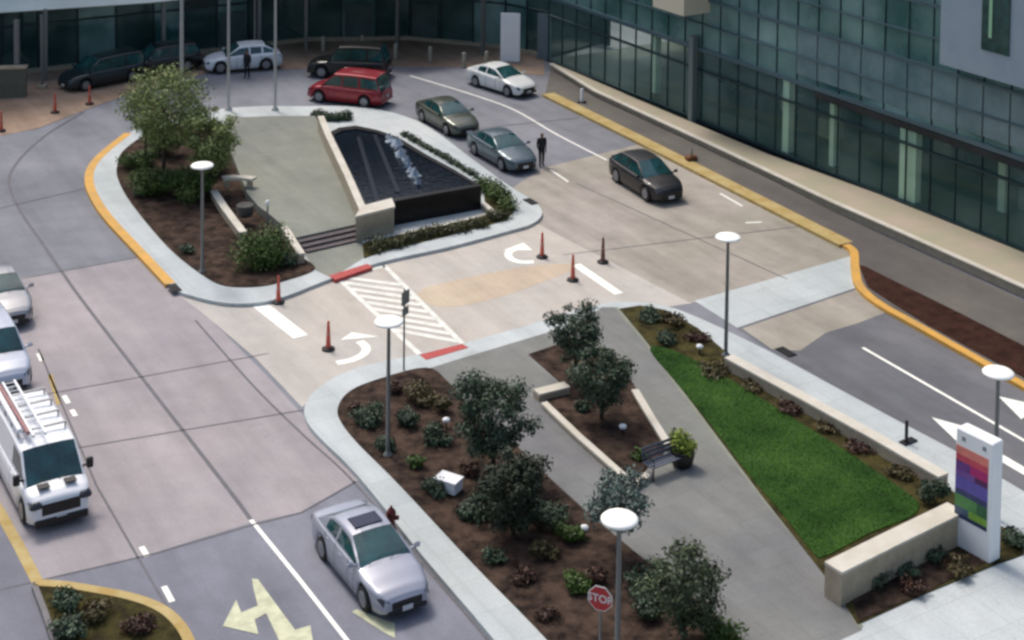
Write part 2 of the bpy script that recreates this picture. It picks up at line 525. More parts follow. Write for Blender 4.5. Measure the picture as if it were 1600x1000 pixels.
# low stone walls
def wall(name, label, cat, px, ztop, wd, m=stone, z0=0.1, capm=None, side=0.0, smooth=False, base_z=None):
    pts = smooth_px(px, False) if smooth else px
    P = GP(pts, ztop)
    o = P[len(P) // 2].copy()
    o.z = base_z if base_z is not None else z0
    t = thing(name, label, cat, o)
    L = [p - o for p in P]
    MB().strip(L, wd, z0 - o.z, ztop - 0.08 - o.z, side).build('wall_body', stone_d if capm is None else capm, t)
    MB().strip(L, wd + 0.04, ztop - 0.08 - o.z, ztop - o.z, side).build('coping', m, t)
    return t
wall('stair_wall', 'slim white sloping cheek wall left of the plaza steps beside the round shrub', 'wall', [(444, 354), (457, 374), (471, 396)], 0.62, 0.28)
wall('planter_wall', 'weathered low stone wall along the left edge of the fountain plaza', 'wall', [(334, 297), (350, 322), (380, 362)], 0.55, 0.3)
wall('pool_wall', 'long pale stone coping wall between the plaza paving and the black pool', 'wall', [(501, 181), (514, 212), (542, 270), (570, 333)], 1.3, 0.3)
# stone pier
o = G(586, 378, ISL)
t = thing('stone_pier', 'square beige stone pier at the near left corner of the black pool', 'pier', o)
pier = [p - o for p in GP([(556, 338), (616, 323), (611, 310), (566, 322)], 1.34)]
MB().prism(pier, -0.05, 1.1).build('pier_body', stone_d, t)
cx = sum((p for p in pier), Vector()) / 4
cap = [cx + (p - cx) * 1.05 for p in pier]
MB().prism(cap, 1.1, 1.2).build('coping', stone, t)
# pool
o = G(650, 330, ISL)
pool = thing('fountain_pool', 'raised black granite fountain pool with a low jet line in dark water', 'fountain', o)
rim_px = [(514, 207), (530, 199), (556, 196), (590, 203), (622, 214), (664, 240), (712, 266), (752, 290), (684, 302), (618, 314), (612, 324), (572, 330), (545, 275)]
inn_px = [(521, 211), (534, 204), (557, 201), (588, 207), (618, 218), (658, 242), (706, 268), (741, 288), (684, 298), (616, 309), (606, 320), (576, 325), (551, 275)]
rim = [p - o for p in GP(rim_px, 1.28)]
inn = [p - o for p in GP(inn_px, 1.28)]
mb = MB()
n = len(rim)
zt, zb = 1.28 - o.z, -0.05
vs = [Vector((p.x, p.y, zt)) for p in rim] + [Vector((p.x, p.y, zt)) for p in inn] + [Vector((p.x, p.y, zb)) for p in rim] + [Vector((p.x, p.y, zt - 0.4)) for p in inn]
fs = []
for i in range(n):
    j = (i + 1) % n
    fs += [(i, j, n + j, n + i), (2 * n + i, 2 * n + j, j, i), (n + i, n + j, 3 * n + j, 3 * n + i)]
mb.add(vs, fs)
mb.build('basin', granite, pool, fix=True)
water_m = mat('dark_pool_water', S(14, 22, 32), 0.12, var=0.3, scale=2.0, bump=0.3, bscale=5, spec=0.22)
MB().prism(inn, zt - 0.35, zt - 0.05).build('water', water_m, pool)
random.seed(4)
foam_m = mat('white_foam', S(150, 164, 180), 0.7, var=0.15, scale=8)
for i in range(13):
    t_ = i / 12
    p = G(608 + 46 * t_ + random.gauss(0, 2), 214 + 72 * t_, 1.25) - o
    r = random.uniform(0.1, 0.26)
    h = random.uniform(0.12, 0.4)
    fm = MB().lathe([(r * 1.3, -0.02), (r * 0.9, h * 0.3), (r * 0.5, h * 0.7), (r * 0.15, h)], p, 9)
    for k_ in range(len(fm.v)): fm.v[k_] = fm.v[k_] + Vector((random.gauss(0, 0.035), random.gauss(0, 0.035), random.gauss(0, 0.03)))
    fm.build('water_jet', foam_m, pool)
for a, b in (((560, 214), (590, 316)), ((585, 210), (622, 300))):
    MB().strip([p - o for p in GP([a, b], 1.25)], 0.2, zt - 0.06, zt - 0.02).build('spout_channel', mat('channel_stone', S(22, 30, 42), 0.3, spec=0.2), pool)
line('kerb', [(620, 366), (700, 349), (760, 334)], 0.16, stone, 0.22)
wall('pool_wall', 'short pale stone return wall in the hedge right of the pool', 'wall', [(754, 316), (776, 334)], 0.45, 0.2)
# crossing tactile strips
def tact(px, label_z=ISL + 0.012):
    return struct('tactile_strip', MB().prism(GP(px, label_z), -0.01, label_z), red_p)
tact([(513, 431), (574, 412), (582, 417), (524, 437)])
tact([(655, 554), (722, 537), (732, 543), (666, 562)])

# ------------------------------------------------------------------ lower island
isl2 = smooth_px([(1000, 1300), (860, 1110), (760, 985), (660, 868), (560, 744), (500, 684), (478, 655), (478, 630), (502, 602), (560, 574), (655, 553), (750, 529), (850, 500), (920, 478), (980, 471), (1040, 478), (1100, 500), (1200, 548), (1300, 602), (1412, 662), (1500, 709), (1620, 780), (1900, 950), (2000, 1300)], True, 4)
struct('pavement', MB().prism(GP(isl2, ISL), -0.1, ISL), conc_white)
bedL = smooth_px([(1030, 1240), (935, 1095), (855, 998), (740, 880), (625, 757), (560, 692), (533, 658), (528, 636), (545, 612), (585, 594), (665, 574), (700, 596), (740, 640), (800, 690), (865, 752), (925, 806), (1000, 868), (1080, 930), (1150, 990), (1240, 1100), (1300, 1200)])
struct('planting_bed', MB().prism(GP(bedL, ISL + 0.04), 0.1, ISL + 0.04), mulch)
# walkways
walk = [(672, 575), (700, 566), (850, 521), (905, 508), (940, 480), (962, 480), (1010, 535), (1105, 665), (1200, 787), (1300, 905), (1345, 980), (1400, 1060), (1330, 1240), (1240, 1180), (1150, 995), (1080, 932), (1000, 870), (925, 808), (865, 754), (800, 692), (740, 642)]
struct('path', MB().prism(GP(walk, ISL + 0.006), 0.1, ISL + 0.006), conc_walk)
line('path', [(962, 480), (1010, 535), (1105, 665), (1200, 787), (1300, 905), (1345, 980)], 0.16, mat('edging_stone', S(136, 140, 126), 0.85, var=0.12, scale=2), ISL + 0.012)
# lawn wedge with its beds
bedR = [(968, 482), (1000, 477), (1040, 484), (1090, 512), (1142, 556), (1245, 618), (1350, 680), (1450, 742), (1500, 775), (1560, 820), (1600, 838), (1600, 866), (1560, 880), (1450, 925), (1340, 975), (1315, 935), (1290, 900), (1195, 780), (1105, 660), (1010, 533)]
struct('planting_bed', MB().prism(GP(bedR, ISL + 0.03), 0.1, ISL + 0.03), soil_green)
lawn_px = smooth_px([(1016, 545), (1045, 545), (1090, 565), (1160, 604), (1250, 660), (1340, 716), (1420, 772), (1436, 790), (1420, 808), (1360, 832), (1290, 868), (1270, 862), (1225, 805), (1170, 740), (1110, 662), (1060, 600)])
struct('lawn', MB().prism(GP(lawn_px, ISL + 0.06), 0.1, ISL + 0.06), lawn_m)
sheet('planting_bed', [(1330, 925), (1480, 858), (1560, 868), (1450, 922), (1342, 970)], ISL + 0.05, mulch, th=0.03)
struct('pavement', MB().prism(GP([(1310, 1002), (1598, 868), (1900, 740), (2000, 1000), (1560, 1010), (1560, 1002), (1450, 1060), (1400, 1300), (1240, 1240)], ISL + 0.02), 0.1, ISL + 0.02), conc_white)
# diamond bed
bedD = [(826, 553), (870, 538), (955, 545), (990, 600), (1045, 697), (1030, 715), (985, 752), (850, 628), (886, 606)]
struct('planting_bed', MB().prism(GP(bedD, ISL + 0.04), 0.1, ISL + 0.04), mulch)
wall('planter_wall', 'short pale stone seat wall crossing at the notch of the middle planter', 'wall', [(838, 612), (886, 600)], 0.45, 0.4)
wall('planter_wall', 'long thin pale edging wall on the left side of the middle planter', 'wall', [(850, 628), (900, 676), (990, 756)], 0.35, 0.2)
wall('planter_wall', 'thin pale edging wall between the middle planter and the walk by the lawn', 'wall', [(992, 608), (1020, 655), (1046, 696)], 0.35, 0.22)
wall('planter_wall', 'tiny pale edging wall at the bottom corner of the middle planter', 'wall', [(990, 756), (1016, 737)], 0.35, 0.2)
# long wall and end wall
wall('retaining_wall', 'long beige stone wall between the lawn bed and the right hand road', 'wall', [(1139, 556), (1250, 616), (1370, 682), (1474, 742)], 0.62, 0.42)
wall('retaining_wall', 'thick beige stone wall end at the bottom of the lawn beside the sign tower', 'wall', [(1302, 886), (1395, 840), (1494, 792)], 1.15, 0.6)

# ------------------------------------------------------------------ bottom-left planter, right pavement and bed
pl = [(52, 912), (70, 910), (140, 920), (200, 930), (245, 945), (275, 968), (292, 992), (310, 1040), (200, 1200), (120, 1150), (85, 1004)]
struct('planting_bed', MB().prism(GP(pl, ISL), -0.05, ISL), soil_green)
kerb([(56, 910), (100, 913), (150, 921), (205, 932), (248, 948), (276, 970), (295, 1000), (312, 1050)], tanyel_p, 0.3)
kerb([(54, 914), (70, 955), (88, 1010), (120, 1100)], mat('grey_kerb', S(122, 120, 122), 0.85, var=0.1, scale=3), 0.16, False)
rp = [(852, 146), (1000, 219), (1150, 295), (1331, 386), (1337, 420), (1345, 447), (1370, 470), (1430, 505), (1600, 600), (1800, 710), (2300, 800), (1800, 540), (1600, 470), (1300, 330), (1140, 248), (930, 148), (862, 100)]
struct('pavement', MB().prism(GP(rp, ISL), -0.1, ISL), brick_walk)
kerb([(856, 146), (1000, 217), (1150, 293), (1322, 380)], tanyel_p, 0.8, False)
kerb([(1322, 382), (1334, 392), (1336, 415), (1343, 445), (1372, 472), (1430, 505), (1510, 550), (1600, 601), (1800, 712)], yellow_p, 0.36)
rb_ = [(1342, 414), (1352, 416), (1400, 440), (1500, 489), (1600, 540), (1800, 640), (1780, 690), (1600, 590), (1450, 508), (1395, 474), (1356, 448)]
struct('planting_bed', MB().prism(GP(rb_, ISL + 0.02), 0.1, ISL + 0.02), mulch_red)

# ------------------------------------------------------------------ glass building on the right
glass_m = bpy.data.materials.new('tinted_curtain_glass')
glass_m.use_nodes = True
n_, l_ = glass_m.node_tree.nodes, glass_m.node_tree.links
for x in list(n_): n_.remove(x)
out = n_.new('ShaderNodeOutputMaterial')
mx = n_.new('ShaderNodeMixShader')
gl = n_.new('ShaderNodeBsdfPrincipled')
gl.inputs['Roughness'].default_value = 0.1
gl.inputs['IOR'].default_value = 2.0
gl.inputs['Specular Tint'].default_value = (0.7, 0.95, 1.0, 1)
tr = n_.new('ShaderNodeBsdfTransparent')
tr.inputs['Color'].default_value = (0.5, 0.66, 0.62, 1)
tcg = n_.new('ShaderNodeTexCoord')
nzg = n_.new('ShaderNodeTexNoise')  # broad noise in the base colour stands in for patchy reflections
nzg.inputs['Scale'].default_value = 0.22
nzg.inputs['Detail'].default_value = 6
crg = n_.new('ShaderNodeValToRGB')
crg.color_ramp.elements[0].position = 0.35
crg.color_ramp.elements[1].position = 0.66
crg.color_ramp.elements[0].color = (0.05, 0.17, 0.16, 1)
crg.color_ramp.elements[1].color = (0.34, 0.56, 0.54, 1)
l_.new(tcg.outputs['Object'], nzg.inputs['Vector'])
l_.new(nzg.outputs['Fac'], crg.inputs['Fac'])
l_.new(crg.outputs['Color'], gl.inputs['Base Color'])
mx.inputs[0].default_value = 0.62
l_.new(tr.outputs[0], mx.inputs[1])
l_.new(gl.outputs[0], mx.inputs[2])
l_.new(mx.outputs[0], out.inputs[0])

glass_low = glass_m.copy()
glass_low.name = 'clearer_lobby_glass'
glass_low.node_tree.nodes['Mix Shader'].inputs[0].default_value = 0.26
glass_low.node_tree.nodes['Transparent BSDF'].inputs['Color'].default_value = (0.84, 0.95, 0.86, 1)
teal = mat('teal_frame', S(40, 62, 68), 0.4, 0.3, var=0.1, scale=2)
teal_lt = mat('teal_spandrel', S(84, 108, 118), 0.3, 0.2, var=0.1, scale=0.6)
dark_in = mat('dark_interior', S(40, 44, 46), 0.9, var=0.3, scale=0.6)
dark_fl = mat('interior_floor', S(78, 86, 78), 0.6, var=0.25, scale=0.5)
dark_wl = mat('interior_wall', S(60, 60, 66), 0.9, var=0.5, scale=0.35)
col_in = mat('pale_interior_column', S(236, 246, 232, 1.0), 0.6)
span_m = mat('blue_grey_spandrel', S(88, 120, 126), 0.25, scale=0.4, col2=S(124, 150, 156), spec=0.6)

FA, FB = G(857, 93, 0.5), G(1600, 391, 0.5)
FD = (FB - FA).normalized(); FD.z = 0; FD.normalize()
FN = Vector((FD.y, -FD.x, 0))
if FN.x > 0: FN = -FN                      # outward, towards the road
FANG = math.atan2(FD.y, FD.x)
FLEN = (FB - FA).length + 14
fo = Vector((FA.x, FA.y, 0))
bld = thing('glass_building', 'tall teal glass curtain wall hospital building along the right side', 'building', fo, FANG)
# local x along the facade, local y: outward is negative or positive
sgn = 1 if (Matrix.Rotation(-FANG, 3, 'Z') @ FN).y > 0 else -1
HT = 15.5
nb = 34
bw = FLEN / nb
for i in range(nb):
    for (z0, z1) in ((0.5, 4.5), (4.5, 7.3), (7.3, 11.6), (11.6, HT)):
        p = MB()
        tilt = random.uniform(-0.006, 0.006)
        x0, x1 = i * bw + 0.03, (i + 1) * bw - 0.03
        p.add([(x0, tilt, z0 + 0.06), (x1, -tilt, z0 + 0.06), (x1, -tilt + tilt, z1 - 0.06), (x0, tilt, z1 - 0.06)], [(0, 1, 2, 3)])
        p.build('glass_pane', glass_low if z0 < 1 else glass_m, bld, fix=False)
for i in range(nb + 1):
    MB().box((i * bw, sgn * 0.0, HT / 2 + 0.25), (0.045, 0.1, HT - 0.5)).build('mullion', teal, bld)
for z, hh, m_ in ((0.5, 0.14, teal), (3.35, 0.07, teal), (4.5, 0.2, teal_lt), (5.9, 0.07, teal_lt), (7.3, 0.14, teal_lt), (8.7, 0.06, teal_lt), (10.2, 0.16, teal_lt), (11.6, 0.1, teal), (14.5, 0.2, teal_lt), (HT, 0.3, teal_lt)):
    MB().box((FLEN / 2, sgn * 0.04, z), (FLEN, 0.25, hh)).build('transom', m_, bld)
for z in (4.42, 7.3, 10.2, 14.5):
    MB().box((FLEN / 2, -sgn * 5.2, z), (FLEN, 10.0, 0.4)).build('floor_slab', dark_in, bld)
MB().box((FLEN / 2, -sgn * 5.2, 0.42), (FLEN, 10.0, 0.12)).build('lobby_floor', dark_fl, bld)
MB().box((FLEN / 2, -sgn * 10.4, HT / 2), (FLEN, 0.3, HT)).build('rear_wall', dark_wl, bld)
MB().box((FLEN / 2, -sgn * 5.2, HT + 0.35), (FLEN, 10.6, 0.4)).build('roof', dark_in, bld)
for i in range(nb):
    if i * bw > FLEN * 0.44:
        MB().box(((i + 0.5) * bw, sgn * 0.03, 6.05), (bw - 0.08, 0.06, 2.3)).build('spandrel_panel', span_m, bld)
MB().box((FLEN * 0.72, sgn * 0.1, 4.2), (FLEN * 0.5, 0.16, 0.3)).build('gap_shade_strip', dark_in, bld)  # solid dark strip, its colour standing in for the shade of a recess
def flx(px, py):
    return (Matrix.Rotation(-FANG, 3, 'Z') @ (G(px, py, 0.5) - FA)).x
for px, py, wd, dp in ((1212, 242, 0.45, 0.36), (1404, 318, 1.0, 0.36), (1000, 150, 0.35, 1.2), (1282, 265, 0.3, 0.8), (1500, 350, 0.4, 3.0)):
    MB().box((flx(px, py), -sgn * dp, 2.5), (wd, 0.4, 3.9)).build('column', col_in, bld)
MB().box((flx(1076, 188), sgn * 0.3, 2.6), (0.34, 0.34, 5.2)).build('column', mat('grey_column', S(112, 126, 128), 0.5), bld)
# interior furniture, dim
for k in range(16):
    x = random.uniform(3, FLEN - 3)
    MB().bbox((x, -sgn * random.uniform(2.0, 8.0), 0.5 + 0.55), (random.uniform(0.8, 2.4), random.uniform(0.6, 1.2), 1.0), 0.06).build('lobby_furniture', dark_wl if k % 3 else stone_d, bld)
# stone plinth in front
bz = thing('stone_plinth', 'long beige stone plinth ledge running below the right hand glass wall', 'ledge', G(1300, 300, 0))
plg = GP([(862, 96), (1000, 156), (1200, 240), (1400, 312), (1600, 391), (1800, 470)], 0.5)
plo = GP([(862, 101), (930, 143), (1140, 240), (1300, 316), (1400, 360), (1600, 450), (1800, 540)], 0.42)
ob = bz.location.copy()
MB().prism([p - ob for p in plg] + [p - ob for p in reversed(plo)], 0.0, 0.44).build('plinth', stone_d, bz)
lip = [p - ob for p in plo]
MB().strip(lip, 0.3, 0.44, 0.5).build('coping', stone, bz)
slab = MB()
ins = [p - ob for p in plg] + [p - ob for p in reversed(plo)]
slab.prism(ins, 0.44, 0.47)
slab.build('ledge_top', mat('beige_ledge', S(176, 172, 144), 0.85, scale=0.5, col2=S(192, 176, 156)), bz)

# projecting white bay (upper right) and beige box
fx = flx(1484, 345)
MBx = MB().box((fx + 5.0, sgn * 0.45, 11.6), (10.0, 1.1, 7.4))
bay = MBx.build('projecting_bay', mat('pale_panel', S(150, 168, 182), 0.5, scale=0.8, col2=S(160, 176, 188)), bld)
bay.location = (0, 0, 0)
for k in range(4):
    MB().box((fx + 3.1 + k * 2.6, sgn * 1.0, 10.9), (1.5, 0.1, 3.6)).build('window', mat('green_window', S(44, 78, 74), 0.1, 0.0, var=0.3, scale=2), bld)
    MB().box((fx + 2.85 + k * 2.6, sgn * 1.06, 11.2), (0.16, 0.05, 3.0)).build('window_blind', mat('pale_blind', S(160, 210, 170), 0.6), bld)
fx = flx(1035, 168)
MB().box((fx + 2.3, sgn * 0.9, 8.75), (2.7, 1.9, 4.2)).build('entrance_canopy', mat('cream_panel', S(222, 214, 190), 0.6, var=0.04, scale=1), bld)

# ------------------------------------------------------------------ rear building
rear = thing('entrance_building', 'dark glazed entrance hall with a pale canopy edge at the back of the drop-off', 'building', G(400, 80, 0))
ro = rear.location.copy()
base = GP([(-260, 150), (-60, 130), (60, 112), (240, 92), (480, 64), (640, 62), (790, 76), (857, 92)], 0)
RH = 9.0
for i in range(len(base) - 1):
    a, b = base[i] - ro, base[i + 1] - ro
    L = (b - a).length
    ang = math.atan2(b.y - a.y, b.x - a.x)
    nrm = Vector((-math.sin(ang), math.cos(ang), 0))
    nn = max(2, int(L / 2.0))
    for k in range(nn):
        p, q = a.lerp(b, k / nn), a.lerp(b, (k + 1) / nn)
        c = (p + q) / 2
        MB().add([(p.x, p.y, 0.25), (q.x, q.y, 0.25), (q.x, q.y, 4.6), (p.x, p.y, 4.6)], [(0, 1, 2, 3)]).build('glass_pane', glass_low if (k * 7 + i * 3) % 5 < 3 else glass_m, rear, fix=False)
        if (k * 5 + i) % 4 == 1:
            cm = (p + q) / 2
            MB().box((cm.x - nrm.x * 0.08, cm.y - nrm.y * 0.08, 1.35), ((q - p).length * 0.8, 0.08, 2.3), ang).build('entrance_panel', mat('rear_panel_%d' % ((k + i) % 4), (S(120, 130, 134), S(70, 92, 92), S(124, 104, 84), S(30, 34, 38))[(k + i) % 4], 0.5, var=0.2, scale=1), rear)
        if k % 3 == 0:
            cc = p - nrm * 2.2 if nrm.y > 0 else p + nrm * 2.2
            MB().box((cc.x, cc.y, 2.2), (0.22, 0.22, 4.4), ang).build('column', steel, rear)
        MB().box((p.x, p.y, 2.4), (0.1, 0.16, 4.4), ang).build('mullion', teal, rear)
    c = (a + b) / 2
    MB().box((c.x, c.y, 0.12), (L, 0.3, 0.28), ang).build('base_course', stone_d, rear)
    MB().box((c.x, c.y, 3.0), (L, 0.14, 0.12), ang).build('transom', teal, rear)
    c2 = c + nrm * 5.0
    MB().box((c2.x, c2.y, 2.4), (L + 2, 0.3, 4.6), ang).build('interior_wall', dark_wl, rear)
    MB().box((c.x + nrm.x * 2.5, c.y + nrm.y * 2.5, 0.1), (L, 5.0, 0.16), ang).build('interior_floor', dark_in, rear)
for i in range(len(base) - 1):
    a, b = base[i] - ro, base[i + 1] - ro
    L = (b - a).length
    ang = math.atan2(b.y - a.y, b.x - a.x)
    nrm = Vector((-math.sin(ang), math.cos(ang), 0))
    c = (a + b) / 2 + nrm * 1.5
    MB().box((c.x, c.y, 9.9), (L + 0.8, 2.6, 8.4), ang).build('upper_storey', mat('dark_facade', S(46, 58, 62), 0.3, var=0.2, scale=0.4), rear)
    for z in (8, 11.5):
        c3 = (a + b) / 2 + nrm * 0.18
        MB().box((c3.x, c3.y, z), (L, 0.12, 0.5), ang).build('floor_band', teal_lt, rear)
# canopy ring
can_in = GP([(-260, 42), (-60, 24), (0, 18), (120, 10), (240, 2), (420, -18), (620, -6), (760, -22), (900, -60)], 4.4)
can_out = GP([(-260, -260), (500, -300), (900, -200)], 4.4)
P = [p - ro for p in can_in] + [p - ro for p in reversed(can_out)]
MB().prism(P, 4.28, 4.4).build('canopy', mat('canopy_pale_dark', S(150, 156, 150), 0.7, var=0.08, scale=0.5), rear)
tilted_edge = MB()  # edge slope made up so the fascia catches sky light
lo, hi = [p - ro + Vector((0, -0.05, 0.0)) for p in can_in], [p - ro + Vector((0, 1.3, 0.85)) for p in can_in]
lo = [p + Vector((0, -0.04, -0.05)) for p in lo]
ne = len(lo)
tilted_edge.add(lo + hi, [(i, i + 1, ne + i + 1, ne + i) for i in range(ne - 1)])
tilted_edge.build('canopy_edge', mat('canopy_pale', S(240, 244, 232, 1.1), 0.7, var=0.08, scale=0.5), rear)
# pale door panels at the inner corner
t = thing('panel_board', 'tall white panel board standing at the inner corner of the two buildings', 'panel', G(797, 97, 0), R(-8))
MB().bbox((0, 0, 1.6), (1.25, 0.1, 3.1), 0.01).build('panel', white_coat, t)
MB().box((0, 0.03, 0.03), (1.4, 0.5, 0.06)).build('foot', steel, t)
t = thing('panel_board', 'grey narrow panel beside the white panel by the glass wall', 'panel', G(850, 92, 0), R(-20))
MB().bbox((0, 0, 1.5), (0.9, 0.1, 2.9), 0.01).build('panel', mat('grey_panel', S(118, 134, 142), 0.5), t)
MB().box((0, 0.03, 0.03), (1.0, 0.5, 0.06)).build('foot', steel, t)
# left stone block walls near top-left
t = thing('stone_pier', 'grey stone wall block at the far left edge of the entrance court', 'wall', G(8, 152, 0), R(10))
MB().bbox((0, 0, 0.85), (2.4, 0.5, 1.7), 0.03).build('wall_body', mat('grey_stone', S(104, 104, 92), 0.9, var=0.12, scale=2), t)
MB().bbox((0, 0, 1.75), (2.5, 0.6, 0.12), 0.02).build('coping', stone_d, t)
for k, (px, py, lb) in enumerate(((27, 148, 'grey square canopy column next to the stone block at far left'), (66, 138, 'thin grey canopy column left of the dark parked vans'))):
    t = thing('canopy_column', lb, 'column', G(px, py, 0), 0, 'columns carrying the rear canopy')
    MB().box((0, 0, 2.2), (0.28 - 0.12 * k, 0.28 - 0.12 * k, 4.4)).build('shaft', steel, t)
    MB().bbox((0, 0, 0.12), (0.5, 0.5, 0.24), 0.03).build('base', stone_d, t)

# ------------------------------------------------------------------ flagpoles
def flagpole(px, py, h, label, r=0.09):
    t = thing('flagpole', label, 'flagpole', G(px, py, ISL), 0, 'pale flagpoles around the upper island')
    MB().tube([(0, 0, 0), (0, 0, h * 0.5), (0, 0, h)], [r, r * 0.9, r * 0.6], 12).build('pole', pale_metal, t)
    MB().lathe([(r * 2.4, 0), (r * 2.4, 0.05), (r * 1.5, 0.14), (r * 1.1, 0.2)], (0, 0, 0), 14).build('base_collar', pale_metal, t)
    MB().lathe([(0.02, 0), (0.09, 0.06), (0.09, 0.14), (0.02, 0.2)], (0, 0, h), 12).build('finial', pale_metal, t)
flagpole(284, 185, 10, 'thick white flagpole rising behind the tree on the upper island', 0.12)
flagpole(357, 172, 10, 'white flagpole in front of the white car at the entrance court')
flagpole(430, 172, 10, 'white flagpole between the white car and the red minivan')
flagpole(398, 74, 9, 'thin grey flagpole behind the white car', 0.07)

# ------------------------------------------------------------------ street lamps
def lamp(px, py, h, label, side=1):
    o = G(px, py, ISL)
    t = thing('street_lamp', label, 'street lamp', o, 0, 'white disc topped street lamps')
    hh = h - ISL
    MB().tube([(0, 0, 0.1), (0, 0, hh * 0.5), (0, 0, hh - 0.1)], [0.075, 0.068, 0.055], 12).build('pole', steel, t)
    MB().lathe([(0.16, 0), (0.16, 0.05), (0.11, 0.1), (0.085, 0.16)], (0, 0, 0), 14).build('base', steel, t)
    MB().lathe([(0.06, -0.22), (0.09, -0.14), (0.1, -0.08)], (0, 0, hh), 14).build('neck', dark_metal, t)
    MB().lathe([(0.1, -0.1), (0.40, -0.07), (0.47, -0.04), (0.475, -0.01), (0.43, 0.03), (0.25, 0.07), (0.02, 0.085)], (0, 0, hh), 32).build('lamp_disc', lamp_white, t)
lamp(316, 425, 4.7, 'white disc lamp standing in the mulch of the upper island')
lamp(606, 712, 4.62, 'white disc lamp at the rounded left tip of the lower island')
lamp(1134, 556, 4.67, 'white disc lamp at the start of the long beige wall by the lawn')
b = G(968, 812, 4.67)
o = t = None
def lamp_xy(px, py, label):
    p = G(px, py, 4.67)
    o = Vector((p.x, p.y, ISL))
    # same builder, placed under its head
    tt = [ob_ for ob_ in scene.objects if ob_.name.startswith('street_lamp') and not ob_.parent][0]
    c = copy_thing(tt, o, 0, label)
lamp_xy(968, 812, 'white disc lamp nearest the camera beside the red stop sign')
lamp_xy(1560, 583, 'white disc lamp behind the coloured sign tower at the right edge')

# ------------------------------------------------------------------ signs
def octa(r): return [(r * math.cos(R(22.5 + 45 * k)), r * math.sin(R(22.5 + 45 * k))) for k in range(8)]
def text(body, size, m, parent, loc, rot, name='lettering'):
    cu = bpy.data.curves.new(name, 'FONT')
    cu.body = body
    cu.size = size
    cu.align_x = 'CENTER'
    cu.align_y = 'CENTER'
    cu.extrude = 0.003
    cu.offset = size * 0.02
    tmp = bpy.data.objects.new(name, cu)
    dg = bpy.context.evaluated_depsgraph_get()
    scene.collection.objects.link(tmp)
    dg = bpy.context.evaluated_depsgraph_get()
    me = bpy.data.meshes.new_from_object(tmp.evaluated_get(dg))
    bpy.data.objects.remove(tmp)
    me.name = name
    me.materials.clear()
    me.materials.append(m)
    o = bpy.data.objects.new(name, me)
    scene.collection.objects.link(o)
    o.parent = parent
    o.location = loc
    o.rotation_euler = rot
    return o
sign_red = mat('sign_red', S(196, 48, 48), 0.5, var=0.06, scale=4)
sign_white = mat('sign_white', S(236, 234, 230), 0.5)
def stop_sign(o, h, rz, label, r=0.38, front=True):
    t = thing('stop_sign', label, 'sign', o, rz)
    MB().tube([(0, 0.03, 0), (0, 0.03, h + 0.2)], 0.035, 8).build('post', steel, t)
    def plate(rr, y0, y1):
        vs = [(x, y0, h + z) for x, z in octa(rr)] + [(x, y1, h + z) for x, z in octa(rr)]
        fs = [tuple(range(8)), tuple(reversed(range(8, 16)))] + [(i, (i + 1) % 8, 8 + (i + 1) % 8, 8 + i) for i in range(8)]
        return MB().add(vs, fs)
    plate(r, -0.016, 0.0).build('white_border', sign_white, t)
    plate(r * 0.93, -0.022, -0.016).build('sign_plate', sign_red, t)
    text('STOP', r * 0.82, sign_white, t, (0, -0.026, h), (PI / 2, 0, 0))
# sign facing down the lane: its plate near lamp
p = G(938, 935, 2.3)
stop_sign(Vector((p.x, p.y, ISL)), 2.15, R(-22), 'red and white stop sign on a grey post beside the nearest lamp', 0.34)
# slim sign post at crossing
o = G(631, 578, ISL)
t = thing('sign_post', 'slim grey sign post with edge-on plates at the near end of the crosswalk', 'sign post', o, R(60))
MB().tube([(0, 0, 0), (0, 0, 3.0)], 0.035, 8).build('post', steel, t)
MB().bbox((0, -0.05, 2.7), (0.5, 0.02, 0.5), 0.005).build('sign_plate', steel, t)
MB().bbox((0, -0.05, 2.2), (0.4, 0.02, 0.3), 0.005).build('sign_plate', steel, t)
# dark red hydrant on the kerb
o = G(611, 828, ISL)
t = thing('fire_hydrant', 'dark red fire hydrant on the kerb beside the silver sedan', 'hydrant', o)
hyd = mat('dark_red_paint', S(104, 30, 32), 0.5, var=0.15, scale=6)
MB().lathe([(0.17, 0), (0.17, 0.05), (0.12, 0.07), (0.115, 0.48), (0.15, 0.5), (0.15, 0.54), (0.12, 0.6), (0.05, 0.68), (0.03, 0.74)], (0, 0, 0), 16).build('barrel', hyd, t)
for a in (0, PI, PI / 2):
    Mx = Matrix.Rotation(a, 3, 'Z') @ Matrix.Rotation(PI / 2, 3, 'Y')
    MB().lathe([(0.07, 0.1), (0.07, 0.2), (0.045, 0.24)], (0, 0, 0.38), 12, M=Mx).build('nozzle_cap', hyd, t)

